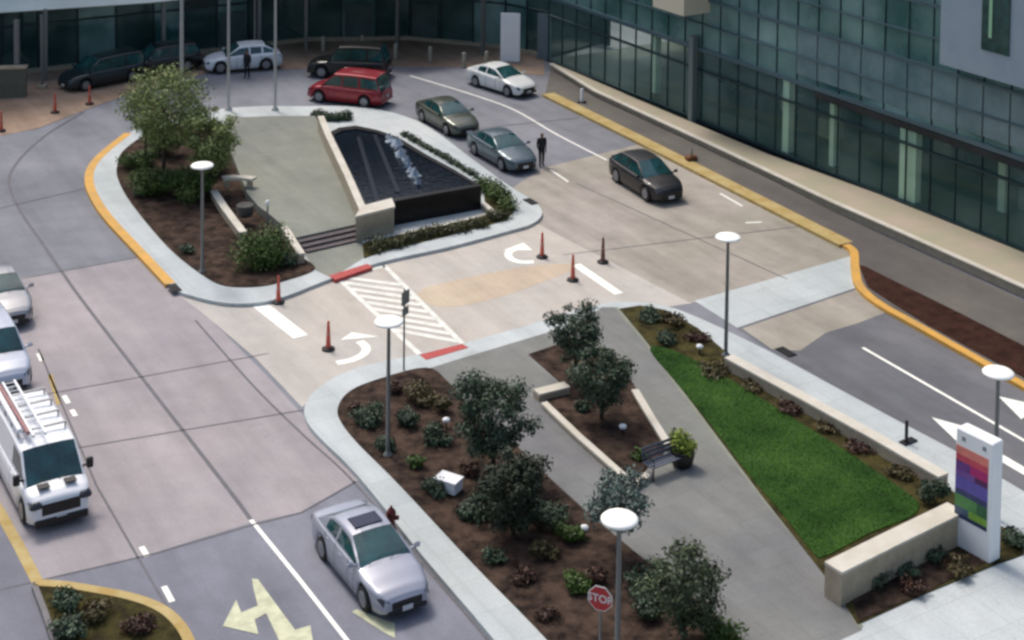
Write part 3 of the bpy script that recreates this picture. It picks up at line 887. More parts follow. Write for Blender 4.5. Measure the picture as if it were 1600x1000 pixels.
# sign tower
sa_, sb_ = G(1489, 850, ISL + 0.03), G(1546, 882, ISL + 0.03)
o = sa_.copy()
d = sb_ - sa_
ang = math.atan2(d.y, d.x)
L = d.length
HT_ = 3.55
tow = thing('sign_tower', 'white sign tower with pink, purple and green panel at lower right', 'sign', o, ang)
yy = 0.5
MB().bbox((L / 2, yy / 2, HT_ / 2), (L, yy, HT_), 0.03).build('casing', white_coat, tow)
bands = [(0.79, 0.86, 0.02, 0.9, S(236, 140, 128)), (0.735, 0.79, 0.02, 0.9, S(214, 84, 104)), (0.66, 0.735, 0.02, 0.42, S(112, 66, 140)), (0.66, 0.735, 0.42, 0.9, S(186, 44, 120)),
         (0.61, 0.66, 0.02, 0.55, S(124, 84, 160)), (0.61, 0.66, 0.55, 0.9, S(96, 40, 96)), (0.5, 0.61, 0.02, 0.9, S(104, 92, 178)), (0.45, 0.5, 0.02, 0.9, S(58, 66, 112)),
         (0.35, 0.45, 0.02, 0.62, S(88, 150, 84)), (0.35, 0.45, 0.62, 0.9, S(62, 110, 74)), (0.29, 0.35, 0.02, 0.4, S(70, 96, 120)), (0.29, 0.35, 0.4, 0.9, S(132, 176, 70)), (0.255, 0.29, 0.02, 0.9, S(44, 54, 96))]
for k, (a, b, x0_, x1_, c) in enumerate(bands):
    MB().box((L * (x0_ + x1_) / 2, -0.004, (a + b) / 2 * HT_), (L * (x1_ - x0_), 0.012, (b - a) * HT_)).build('colour_band', mat('sign_band_%d' % k, c, 0.5, var=0.12, scale=5), tow)
for x in (0.22, 0.78):
    MB().bbox((L * x, -0.006, HT_ * 0.93), (0.13, 0.012, 0.13), 0.003).build('emblem', mat('emblem_grey', S(150, 156, 160), 0.5), tow)

# ------------------------------------------------------------------ channelizer posts and bollards
cone_o = mat('orange_plastic', S(214, 96, 76), 0.6, var=0.08, scale=5)
cone_d = mat('faded_orange_plastic', S(120, 80, 72), 0.7, var=0.1, scale=5)
def channelizer(px, py, label, body=cone_o, lean=0.0):
    t = thing('traffic_delineator', label, 'traffic post', G(px, py, 0.02), random.uniform(0, 3), 'orange traffic delineators around the crossing')
    MB().lathe([(0.26, 0.0), (0.26, 0.05), (0.2, 0.09), (0.12, 0.1)], (0, 0, 0), 8, smooth=False).build('rubber_base', black_rub, t)
    MB().lathe([(0.1, 0.1), (0.075, 0.6), (0.05, 1.0), (0.055, 1.04), (0.03, 1.1)], (0, 0, 0), 14).build('post', body, t)
    for z in (0.55, 0.8):
        MB().lathe([(0.082 - (z - 0.55) * 0.1, z), (0.072 - (z - 0.55) * 0.1, z + 0.11)], (0, 0, 0), 14).build('reflective_band', mat('band_pale', S(200, 130, 116), 0.4) if body is cone_o else mat('band_dull', S(140, 110, 104), 0.4), t)
channelizer(435, 473, 'red orange delineator at the kerb by the left stop bar')
channelizer(513, 546, 'dull red delineator left of the near turn arrow')
channelizer(847, 402, 'bright orange delineator beside the far turn arrow')
channelizer(895, 438, 'orange delineator at the top end of the right stop bar')
channelizer(942, 410, 'dark brown delineator standing alone right of the crossing', cone_d)
channelizer(140, 163, 'small orange delineator in front of the dark parked vans')
channelizer(86, 176, 'short orange delineator on the reddish court at far left')
channelizer(2, 205, 'orange delineator cut by the left picture edge')
bol_m = mat('bollard_stone', S(172, 164, 146), 0.8, var=0.06, scale=4)
bpos = [(424, 92, 'pale bollard behind the white car tail'), (505, 80, 'pale bollard just left of the black car roof'), (618, 92, 'pale bollard right of the black car'), (672, 96, 'pale bollard halfway between black car and white sedan'), (725, 106, 'pale bollard behind the hood of the white sedan'), (566, 78, 'pale bollard behind the black car roof'), (760, 104, 'pale bollard behind the roof of the white sedan')]
b0 = None
for px, py, lb in bpos:
    if b0 is None:
        b0 = thing('bollard', lb, 'bollard', G(px, py, 0), 0, 'pale bollards lining the entrance court')
        MB().lathe([(0.13, 0), (0.13, 0.9), (0.11, 0.96), (0.03, 0.99)], (0, 0, 0), 14).build('post', bol_m, b0)
        MB().lathe([(0.17, 0), (0.17, 0.05), (0.135, 0.07)], (0, 0, 0), 14).build('base_ring', steel, b0)
    else:
        copy_thing(b0, G(px, py, 0), 0, lb)
# small pavement posts
t = thing('marker_post', 'short white post on the kerb line near the glass wall', 'post', G(909, 160, ISL))
MB().lathe([(0.09, 0), (0.09, 0.75), (0.06, 0.82)], (0, 0, 0), 12).build('post', white_coat, t)
MB().bbox((0, 0, 0.03), (0.5, 0.35, 0.06), 0.01).build('base', dark_metal, t)
t = thing('marker_post', 'short dark post with a flat foot on the pavement below the long beige wall', 'post', G(1416, 692, ISL), 0.6)
MB().tube([(0, 0, 0), (0, 0, 0.75)], 0.06, 10).build('post', dark_metal, t)
MB().bbox((0.1, 0, 0.03), (0.6, 0.3, 0.05), 0.01).build('base', dark_metal, t)
t = thing('marker_post', 'low brown post on the yellow kerb line right of the black car', 'post', G(1080, 250, ISL), 0.4)
MB().bbox((0, 0, 0.12), (0.6, 0.4, 0.24), 0.05).build('base', mat('brown_plastic', S(120, 74, 40), 0.7), t)
MB().lathe([(0.07, 0.2), (0.07, 0.6), (0.04, 0.66)], (0, 0, 0), 12).build('post', bol_m, t)
# drain grates
for px, py, lb in ((1228, 550, 'dark drain grate in the gutter by the right hand road'), (1345, 400, None), (272, 450, 'black drain opening at the lower end of the yellow kerb'), (829, 315, 'grey drain grate on the kerb at the right tip of the upper island')):
    if not lb: continue
    t = thing('drain_grate', lb, 'drain', G(px, py, 0.16 if px in (272, 829) else 0.02), AANG)
    MB().bbox((0, 0, 0.01), (0.8, 0.4, 0.03), 0.005).build('frame', dark_metal, t)
    for k in range(5):
        MB().box((-0.3 + 0.15 * k, 0, 0.03), (0.05, 0.32, 0.02)).build('bar', black_rub, t)

# ------------------------------------------------------------------ ground lights and utility box
t = thing('utility_box', 'flat white utility box lying in the mulch between shrubs', 'utility box', G(701, 766, ISL + 0.03), R(-30))
MB().bbox((0, 0, 0.2), (0.75, 0.5, 0.36), 0.03).build('cabinet', white_coat, t)
MB().bbox((0, 0, 0.4), (0.8, 0.55, 0.05), 0.01).build('lid', white_coat, t)
for px, py, lb in ((697, 668, 'small white ground light among shrubs left of the big dark tree'), (973, 678, 'small white ground light in the middle planter'), (1093, 552, 'small pale ground light in the bed above the lawn'), (913, 838, 'small pale ground light below the nearest lamp head')):
    t = thing('ground_light', lb, 'garden light', G(px, py, ISL + 0.04), 0, 'small white garden lights in the mulch')
    MB().tube([(0, 0, 0), (0, 0, 0.22)], 0.03, 8).build('stem', dark_metal, t)
    MB().lathe([(0.1, 0.2), (0.13, 0.24), (0.12, 0.3), (0.04, 0.34)], (0, 0, 0), 14).build('lamp_head', white_coat, t)

# ------------------------------------------------------------------ bench, pot, seat on plaza
def bench(o, rz, label, wd=1.4, m1=None, m2=None):
    m1 = m1 or mat('bluegrey_slats', S(92, 100, 114), 0.6)
    m2 = m2 or dark_metal
    t = thing('bench', label, 'bench', o, rz)
    s = MB()
    for k in range(4): s.bbox((0, -0.18 + 0.13 * k, 0.45), (wd, 0.1, 0.04), 0.008)
    s.build('seat', m1, t)
    s = MB()
    for k in range(3): s.bbox((0, 0.27 + 0.03 * k, 0.58 + 0.13 * k), (wd, 0.03, 0.1), 0.008)
    s.build('backrest', m1, t)
    for x in (-wd / 2 + 0.1, wd / 2 - 0.1):
        for y in (-0.18, 0.25):
            MB().tube([(x, y, 0), (x, y * 0.9, 0.43)], 0.025, 8).build('leg', m2, t)
        MB().tube([(x, -0.2, 0.45), (x, -0.2, 0.64), (x, 0.3, 0.66)], 0.02, 8).build('armrest', m2, t)
bench(G(1038, 740, ISL), R(35), 'small blue grey bench at the corner of the middle planter')
t = thing('plant_pot', 'round black pot of yellow green foliage on the walk beside the lawn', 'plant pot', G(1066, 728, ISL))
MB().lathe([(0.22, 0), (0.34, 0.1), (0.4, 0.4), (0.37, 0.52), (0.4, 0.56), (0.36, 0.57), (0.34, 0.5), (0.05, 0.48)], (0, 0, 0), 20).build('pot', mat('black_ceramic', S(34, 32, 30), 0.5), t)
pot = t
t = thing('plant_pot', 'dark round tub standing on the left part of the fountain plaza', 'plant pot', G(383, 338, 0.54))
MB().lathe([(0.25, 0), (0.36, 0.1), (0.4, 0.5), (0.36, 0.55), (0.3, 0.5), (0.02, 0.48)], (0, 0, 0), 20).build('pot', mat('grey_tub', S(74, 72, 70), 0.8), t)
t = thing('stone_bench', 'curved pale stone bench at the top left of the fountain plaza', 'bench', G(371, 292, 0.54))
arc = [(math.cos(a) * 1.6 - 0.0, math.sin(a) * 1.6 - 1.5) for a in [R(60 + 8 * k) for k in range(8)]]
MB().strip([(x, y) for x, y in arc], 0.45, 0.36, 0.48).build('seat', stone, t)
for x, y in (arc[1], arc[-2]):
    MB().bbox((x, y, 0.18), (0.25, 0.3, 0.36), 0.02).build('leg', stone_d, t)
t = thing('marker_post', 'slim pale post light standing on the fountain plaza', 'post', G(418, 352, 0.54))
MB().tube([(0, 0, 0), (0, 0, 0.95)], 0.04, 8).build('post', steel, t)
MB().lathe([(0.07, 0.9), (0.09, 0.95), (0.09, 1.1), (0.03, 1.14)], (0, 0, 0), 12).build('lamp_head', lamp_white, t)
# ------------------------------------------------------------------ vehicles
glass_car = mat('car_glass', S(34, 78, 80), 0.05, var=0.5, scale=0.9, spec=1.0)
tyre_m = mat('tyre_rubber', (0.015, 0.015, 0.016), 0.8)
rim_m = mat('alloy_rim', S(150, 152, 156), 0.35, 0.6)
lens_m = mat('headlight_lens', S(84, 90, 98), 0.12, 0.3)
tail_m = mat('tail_lens', S(120, 16, 20), 0.2)
trim_m = mat('black_trim', S(24, 24, 26), 0.5)
plate_m = mat('licence_plate', S(214, 216, 220), 0.5)
def interp(tab, u):
    if u <= tab[0][0]: return tab[0][1]
    for (a, x), (b, y) in zip(tab, tab[1:]):
        if u <= b:
            t = (u - a) / (b - a)
            t = t * t * (3 - 2 * t) * 0.5 + t * 0.5
            return x + (y - x) * t
    return tab[-1][1]
KINDS = {
    'sedan': dict(L=4.8, W=1.84, H=1.45, deck=[(0, 0.78), (0.02, 0.9), (0.06, 1.0), (0.16, 1.03), (0.5, 0.98), (0.68, 0.98), (0.8, 0.9), (0.93, 0.76), (0.98, 0.66), (1, 0.56)],
                  gh=(0.73, 0.535, 0.29, 0.125), fr=0.197, rr=0.225, wr=0.33, top=0.70, pil=[(0.40, 0.42), (0.235, 0.26)]),
    'suv': dict(L=4.85, W=1.93, H=1.74, deck=[(0, 0.85), (0.02, 1.02), (0.05, 1.1), (0.5, 1.08), (0.7, 1.06), (0.85, 1.0), (0.95, 0.88), (0.985, 0.76), (1, 0.62)],
                gh=(0.75, 0.60, 0.09, 0.015), fr=0.19, rr=0.215, wr=0.37, top=0.76, pil=[(0.44, 0.46), (0.235, 0.265)]),
    'minivan': dict(L=5.1, W=2.0, H=1.76, deck=[(0, 0.8), (0.02, 0.95), (0.05, 1.02), (0.5, 1.02), (0.72, 1.04), (0.86, 0.96), (0.95, 0.84), (0.985, 0.72), (1, 0.58)],
                    gh=(0.79, 0.62, 0.07, 0.012), fr=0.185, rr=0.21, wr=0.35, top=0.78, pil=[(0.50, 0.52), (0.27, 0.3)]),
    'van': dict(L=5.2, W=1.98, H=1.95, deck=[(0, 1.0), (0.01, 1.05), (0.5, 1.1), (0.74, 1.14), (0.85, 1.12), (0.93, 1.04), (0.975, 0.94), (1, 0.74)],
                gh=(0.865, 0.715, 0.02, 0.005), fr=0.17, rr=0.2, wr=0.36, top=0.84, pil=[(0.0, 0.56)]),
    'crossover': dict(L=4.7, W=1.9, H=1.6, deck=[(0, 0.85), (0.02, 1.0), (0.06, 1.08), (0.5, 1.02), (0.7, 1.0), (0.85, 0.93), (0.95, 0.8), (0.985, 0.7), (1, 0.58)],
                gh=(0.75, 0.56, 0.22, 0.03), fr=0.19, rr=0.215, wr=0.36, top=0.70, pil=[(0.42, 0.44), (0.25, 0.275)]),
}
def vehicle(name, label, cat, kind, paint, anchor, head, opts=None, wheel_side=0, group=None):
    """anchor: world point under the middle of the front axle; head: heading vector"""
    K = dict(KINDS[kind])
    if opts: K.update(opts)
    L, W, H, wr = K['L'], K['W'], K['H'], K['wr']
    head = Vector((head.x, head.y, 0)).normalized()
    left = Vector((-head.y, head.x, 0))
    if wheel_side:                      # anchor is the visible front wheel's contact (+1 left, -1 right)
        anchor = anchor - left * wheel_side * (W / 2 - 0.05)
    rz = math.atan2(head.y, head.x)
    xf, xr = L * (0.5 - K['fr']), -L * (0.5 - K['rr'])
    o = anchor - head * xf
    o.z = 0.02
    t = thing(name, label, cat, o, rz, group)
    us = sorted(set([0, 0.006, 0.02, 0.045, 0.97, 0.985, 0.995, 1] + [i / 60 for i in range(1, 60)]))
    ar = wr + 0.065
    def hw(u):
        e = abs(2 * u - 1)
        tp = (0.33 if kind != 'van' else 0.22) if u > 0.5 else (0.2 if kind != 'van' else 0.06)
        return W / 2 * (1 - tp * e ** (6 if kind != 'van' else 9))
    def zb(u):
        x = (u - 0.5) * L
        z = 0.2 + 0.1 * max(0, (abs(2 * u - 1) - 0.9) / 0.1)
        for xw in (xf, xr):
            dx = abs(x - xw)
            if dx < ar: z = max(z, wr + math.sqrt(ar * ar - dx * dx))
        return z
    def sect(u):
        h, zt, z0 = hw(u), interp(K['deck'], u), zb(u)
        z0 = min(z0, zt - 0.12)
        e = max(0, (abs(2 * u - 1) - 0.94) / 0.06)
        sh = zt - 0.05 * (1 + e)
        return [(h * 0.90, z0), (h * 0.975, z0 + 0.03), (h, z0 + (sh - z0) * 0.45), (h * 0.992, z0 + (sh - z0) * 0.75), (h * 0.975, sh - 0.02), (h * 0.93, zt - 0.015), (h * 0.78, zt + 0.005), (h * 0.4, zt + 0.03), (0, zt + 0.036)]
    body = MB()
    rows = []
    for u in us:
        x = (u - 0.5) * L
        s = sect(u)
        rows.append([Vector((x, -y, z)) for y, z in s] + [Vector((x, y, z)) for y, z in reversed(s[:-1])])
    m = len(rows[0])
    vs = [v for r in rows for v in r]
    fs = [(i * m + k, (i + 1) * m + k, (i + 1) * m + k + 1, i * m + k + 1) for i in range(len(rows) - 1) for k in range(m - 1)]
    body.add(vs, fs, True)
    body.add(rows[0], [tuple(range(m))])
    body.add(rows[-1], [tuple(range(m))])
    # greenhouse
    gw, gf, gr, gb = K['gh']
    nst = [gb] + [gb + (gr - gb) * k / 4 for k in range(1, 4)] + [gr + (gf - gr) * k / 16 for k in range(17)] + [gf + (gw - gf) * k / 5 for k in range(1, 5)] + [gw]
    for a, b in K['pil']: nst += [a, b]
    nst = sorted(set(round(q, 4) for q in nst))
    def top(u):
        if u > gf: f = 1 - (u - gf) / (gw - gf)
        elif u < gr: f = (u - gb) / (gr - gb)
        else: f = 1
        return f
    gws, grw, ro = MB(), MB(), MB()
    gside = {}
    grid = []
    for u in nst:
        f = top(u)
        zd = interp(K['deck'], u) - 0.01
        mid = (gf + gr) / 2
        zr = H - 0.05 * (1 - 0) * ((u - mid) / max(0.1, (gf - gr) / 2)) ** 2 * (1 if gr <= u <= gf else 1) if gr <= u <= gf else H - 0.05
        zt = zd + (zr - zd) * f
        yb = hw(u) * 0.92
        yr = W / 2 * K['top']
        yt = yb + (yr - yb) * f
        hh = zt - zd
        def pt(q, extra=0): return (yb + (yt - yb) * q, zd + (hh - 0.05 * f) * q)
        p = [pt(0), pt(0.12), pt(0.5), pt(0.86), pt(1.0), (yt * 0.93, zt - 0.012 * f), (yt * 0.5, zt + 0.018 * f), (0, zt + 0.025 * f)]
        x = (u - 0.5) * L
        grid.append([Vector((x, -y, z)) for y, z in p] + [Vector((x, y, z)) for y, z in reversed(p[:-1])])
    m = len(grid[0])
    for i in range(len(grid) - 1):
        ua, ub = nst[i], nst[i + 1]
        uc = (ua + ub) / 2
        inp = any(a - 1e-4 <= uc <= b + 1e-4 for a, b in K['pil'])
        for k in range(m - 1):
            q = [grid[i][k], grid[i + 1][k], grid[i + 1][k + 1], grid[i][k + 1]]
            kk = min(k, m - 2 - k)
            if kk >= 5:
                tgt = gws if uc > gf else (grw if (uc < gr and not K.get('blindrear')) else ro)
            elif kk == 4 or kk == 3 and (uc > gf or uc < gr):
                tgt = ro
            elif kk in (1, 2):
                end = uc > gf + (gw - gf) * 0.75 or uc < gb + (gr - gb) * 0.6
                tgt = ro if (inp or end) else gside.setdefault((k < m / 2, sum(uc > a for a, b in K['pil'])), MB())
            else: tgt = ro
            tgt.add(q, [(0, 1, 2, 3)], True)
    body.v += [];
    off = len(body.v)
    body.v += ro.v
    body.f += [tuple(i + off for i in f) for f in ro.f]
    body.sm += ro.sm
    pm = mat('car_paint_' + name + '_' + paint[0], paint[1], paint[2] if len(paint) > 2 else 0.3, paint[3] if len(paint) > 3 else 0.3, var=0.04, scale=1.2, coat=0.45)
    bo = body.build('body', pm, t)
    gws.build('windshield', glass_car, t)
    if grw.f: grw.build('rear_window', glass_car, t)
    for g_ in gside.values(): g_.build('side_window', glass_car, t)
    # underbody and wheel wells
    MB().box((0, 0, 0.46), (L * 0.9, W * 0.62, 0.42)).build('underbody', trim_m, t)
    for x in (xf, xr):
        for s in (-1, 1):
            y = s * (W / 2 - 0.13)
            Mx = Matrix.Rotation(PI / 2, 3, 'X')
            wd = 0.11
            wo = MB().lathe([(wr * 0.6, -wd), (wr * 0.93, -wd), (wr, -wd * 0.7), (wr, wd * 0.7), (wr * 0.93, wd), (wr * 0.6, wd)], (0, 0, 0), 26, M=Mx).build('wheel', tyre_m, t)
            wo.location = (x, y, wr)
            rm = MB()
            yo = s * (wd + 0.004)
            rm.lathe([(0.05, -0.02), (wr * 0.2, -0.01), (wr * 0.22, 0.01)], (0, yo, 0), 14, M=Mx)
            for k in range(7):
                a = 2 * PI * k / 7
                rm.add([Vector((math.cos(a + da) * rr, yo, math.sin(a + da) * rr)) for rr, da in ((wr * 0.1, -0.4), (wr * 0.62, -0.13), (wr * 0.62, 0.13), (wr * 0.1, 0.4))], [(0, 1, 2, 3)])
            rm.lathe([(wr * 0.56, -0.006), (wr * 0.66, -0.006), (wr * 0.66, 0.004), (wr * 0.56, 0.004)], (0, yo, 0), 26, M=Mx)
            rm.build('rim', rim_m, wo)
    # lamps, grille, plates, mirrors, seams
    def surf(u, k, s, off=0.006):
        y, z = sect(u)[k]
        return Vector(((u - 0.5) * L, s * (y + off), z))
    zf = interp(K['deck'], 0.985)
    for s in (-1, 1):
        hl = MB()
        pts = [((0.5 - 0.004) * L + 0.012, s * W * 0.27, zf - 0.05), ((0.5 - 0.008) * L + 0.012, s * W * 0.27, zf - 0.17), ((0.5 - 0.022) * L + 0.02, s * hw(0.978) * 1.0 + s * 0.008, zf - 0.15), ((0.5 - 0.06) * L, s * hw(0.94) + s * 0.008, zf + 0.0), ((0.5 - 0.04) * L, s * hw(0.96) * 0.97, zf + 0.055), ((0.5 - 0.016) * L, s * W * 0.32, zf + 0.0)]
        c = sum((Vector(p) for p in pts), Vector()) / 6 + Vector((0.03, s * 0.02, 0.03))
        hl.add([Vector(p) for p in pts] + [c], [(i, (i + 1) % 6, 6) for i in range(6)])
        hl.build('headlight', lens_m, t)
        zr = interp(K['deck'], 0.03)
        tl = MB()
        pts = [(-L / 2 - 0.008, s * W * 0.28, zr - 0.1), (-L / 2 - 0.004, s * W * 0.28, zr - 0.26), (-L / 2 + 0.03 * L * 0.4, s * hw(0.012) + s * 0.01, zr - 0.26), (-L / 2 + 0.05 * L, s * hw(0.05) + s * 0.008, zr - 0.12), (-L / 2 + 0.03 * L, s * hw(0.03) + s * 0.006, zr - 0.06)]
        c = sum((Vector(p) for p in pts), Vector()) / 5 + Vector((-0.03, s * 0.02, 0))
        tl.add([Vector(p) for p in pts] + [c], [(i, (i + 1) % 5, 5) for i in range(5)])
        tl.build('taillight', tail_m, t)
        um = gw - 0.035
        mx_ = (um - 0.5) * L
        mh = interp(K['deck'], um) + (0.12 if kind != 'van' else 0.25)
        mb_ = MB().bbox((mx_, s * (hw(um) + 0.12), mh - 0.04), (0.1 if kind != 'van' else 0.14, 0.2, 0.14 if kind != 'van' else 0.32), 0.03)
        mb_.tube([(mx_, s * hw(um) * 0.88, mh - 0.1), (mx_, s * (hw(um) + 0.1), mh - 0.06)], 0.035, 6)
        mb_.build('mirror', trim_m if kind == 'van' else pm, t)
        # door seams and sills
        for u in ((0.285, 0.42, 0.60, 0.685) if kind != 'van' else (0.3, 0.56, 0.74)):
            sm_ = MB()
            col = [surf(u, k, s, 0.003) for k in range(1, 6)]
            for k in range(4):
                a, b = col[k], col[k + 1]
                sm_.add([a, b, b + Vector((0.018, 0, 0)), a + Vector((0.018, 0, 0))], [(0, 1, 2, 3)])
            sm_.build('door_seam', trim_m, t)
        for u in ((0.32, 0.50) if kind != 'van' else (0.6,)):
            p = surf(u, 4, s, 0.01)
            MB().bbox(p - Vector((0, 0, 0.06)), (0.18, 0.03, 0.03), 0.006).build('door_handle', pm, t)
    gz = 0.5 if kind != 'van' else 0.7
    wg = W * (0.26 if kind != 'van' else 0.34)
    MB().bbox((L / 2 + 0.004, 0, gz - 0.02), (0.03, wg * (1.9 if kind != 'van' else 1.7), 0.2 if kind != 'van' else 0.34), 0.01).build('grille', trim_m, t)
    MB().bbox((L / 2 - (0.03 if kind != 'van' else 0.0), 0, 0.3), (0.12, W * (0.66 if kind != 'van' else 0.8), 0.14 if kind != 'van' else 0.22), 0.03).build('front_bumper', trim_m, t)
    MB().bbox((-L / 2 + 0.02, 0, 0.36), (0.12, W * 0.76, 0.2), 0.03).build('rear_bumper', trim_m if kind in ('van', 'suv') else pm, t)
    MB().bbox((L / 2 + 0.035, 0, 0.36), (0.02, 0.31, 0.14), 0.004).build('licence_plate', plate_m, t)
    MB().bbox((-L / 2 - 0.05, 0, 0.6), (0.02, 0.31, 0.14), 0.004).build('licence_plate', plate_m, t)
    # wipers on the windshield foot
    for s in (-0.5, 0.1):
        a = Vector(((gw - 0.5) * L + 0.005, s * W * 0.6, interp(K['deck'], gw) + 0.05))
        MB().tube([a, a + Vector((-0.14 if kind != 'van' else -0.1, 0.5, 0.14))], 0.008, 5).build('wiper', trim_m, t)
    t['_L'] = L
    return t, H, L, W
def px_dir(a, b): return (G(*b) - G(*a))

# near silver sedan
silver = ('silver', S(172, 176, 190), 0.28, 0.4)
t, H, L, W = vehicle('silver_sedan', 'silver sedan with a sunroof driving down the near lane', 'car', 'sedan', silver, G(612, 940), ADIR)
MB().bbox((-0.28, 0, H + 0.022), (0.56, 0.86, 0.02), 0.008).build('sunroof', mat('sunroof_glass', S(18, 24, 58), 0.08), t)
# white van with roof rack
t, H, L, W = vehicle('cargo_van', 'white cargo van with ladders and pipes on its roof rack', 'van', 'van', ('white', S(244, 247, 252), 0.35, 0.0), G(84, 804), ADIR, dict(blindrear=True))
for s_ in (-1, 1):
    MB().bbox((2.5, s_ * 0.74, 0.82), (0.26, 0.36, 0.2), 0.05).build('headlight', mat('dark_headlight', S(40, 46, 58), 0.15), t)
    MB().bbox((2.1, s_ * 0.4, 1.16), (0.3, 0.34, 0.03), 0.01).build('hood_vent', trim_m, t)
for k in range(4):
    x = -2.2 + 0.85 * k
    MB().box((x, 0, H + 0.16), (0.06, 1.5, 0.05)).build('rack_bar', pale_metal, t)
    for s in (-1, 1): MB().box((x, s * 0.72, H + 0.06), (0.06, 0.05, 0.18)).build('rack_foot', pale_metal, t)
lad = thing('ladder', 'long pale ladder strapped on the roof rack of the white van', 'ladder', t.location + Vector((0, 0, H + 0.2)), t.rotation_euler.z)
for y in (-0.05, -0.42): MB().box((-1.0, y, 0.05), (4.0, 0.06, 0.08)).build('rail', white_coat, lad)
for k in range(13): MB().tube([(-2.9 + 0.31 * k, -0.05, 0.05), (-2.9 + 0.31 * k, -0.42, 0.05)], 0.017, 6).build('rung', white_coat, lad)
pp = thing('pipe', 'red brown pipe lying beside the ladder on the white van roof', 'pipe', t.location + Vector((0, 0, H + 0.24)), t.rotation_euler.z)
MB().tube([(-2.9, -0.55, 0), (0.7, -0.5, 0)], 0.06, 10).build('pipe_body', mat('red_brown_pipe', S(168, 120, 120), 0.6), pp)
pp = thing('pipe', 'white capped tube on the kerb side of the white van roof', 'pipe', t.location + Vector((0, 0, H + 0.26)), t.rotation_euler.z)
MB().tube([(-2.8, -0.7, 0), (0.5, -0.7, 0)], 0.08, 10).build('pipe_body', white_coat, pp)
vehicle('silver_suv', 'pale silver SUV parked behind the white van at the left edge', 'car', 'suv', ('silver', S(190, 198, 214), 0.3, 0.2), G(4, 606), ADIR)
vehicle('silver_sedan', 'silver sedan cut by the left picture edge, farthest up the kerb', 'car', 'sedan', ('grey', S(158, 160, 166), 0.3, 0.4), G(12, 503), ADIR)
# entrance court
vehicle('dark_suv', 'dark teal black SUV first in the shade at the upper left', 'car', 'minivan', ('dark', S(30, 48, 54), 0.3, 0.2), G(122, 138), px_dir((230, 116), (122, 138)))
vehicle('dark_suv', 'second dark SUV half hidden by the tree at the upper left', 'car', 'suv', ('dark2', S(26, 34, 38), 0.3, 0.2), G(214, 118), px_dir((310, 104), (214, 118)))
vehicle('white_suv', 'white SUV waiting at the entrance behind the flagpoles', 'car', 'crossover', ('white', S(232, 238, 244), 0.3, 0.0), G(345, 116), px_dir((412, 111), (345, 116)), None, 1)
vehicle('black_suv', 'black SUV directly behind the red minivan', 'car', 'suv', ('black', S(10, 13, 15), 0.3, 0.0), G(502, 123), px_dir((568, 126), (500, 123)), dict(H=2.0, L=5.0), 1)
vehicle('red_minivan', 'dark red minivan at the far end of the upper island', 'car', 'minivan', ('red', S(150, 22, 42), 0.3, 0.2), G(498, 161), px_dir((563, 169), (498, 161)), dict(L=4.75, H=1.82), 1)
vehicle('white_sedan', 'white sedan turning out of the entrance court by the glass wall', 'car', 'sedan', ('white', S(236, 240, 238), 0.3, 0.0), G(792, 152), px_dir((742, 136), (793, 152)), None, -1)
vehicle('olive_sedan', 'olive grey sedan parked at the kerb of the upper island', 'car', 'sedan', ('olive', S(86, 92, 82), 0.3, 0.4), G(697, 213), px_dir((652, 188), (698, 214)), None, -1)
vehicle('slate_sedan', 'slate blue sedan parked behind the olive sedan, next to the standing person', 'car', 'sedan', ('slate', S(96, 112, 122), 0.3, 0.4), G(783, 268), px_dir((741, 245), (784, 270)), None, -1)
vehicle('black_suv', 'shiny black crossover driving in the right hand lanes', 'car', 'crossover', ('navy', S(4, 5, 18), 0.45, 0.0), G(1008, 315), px_dir((962, 286), (1010, 316)), None, -1)

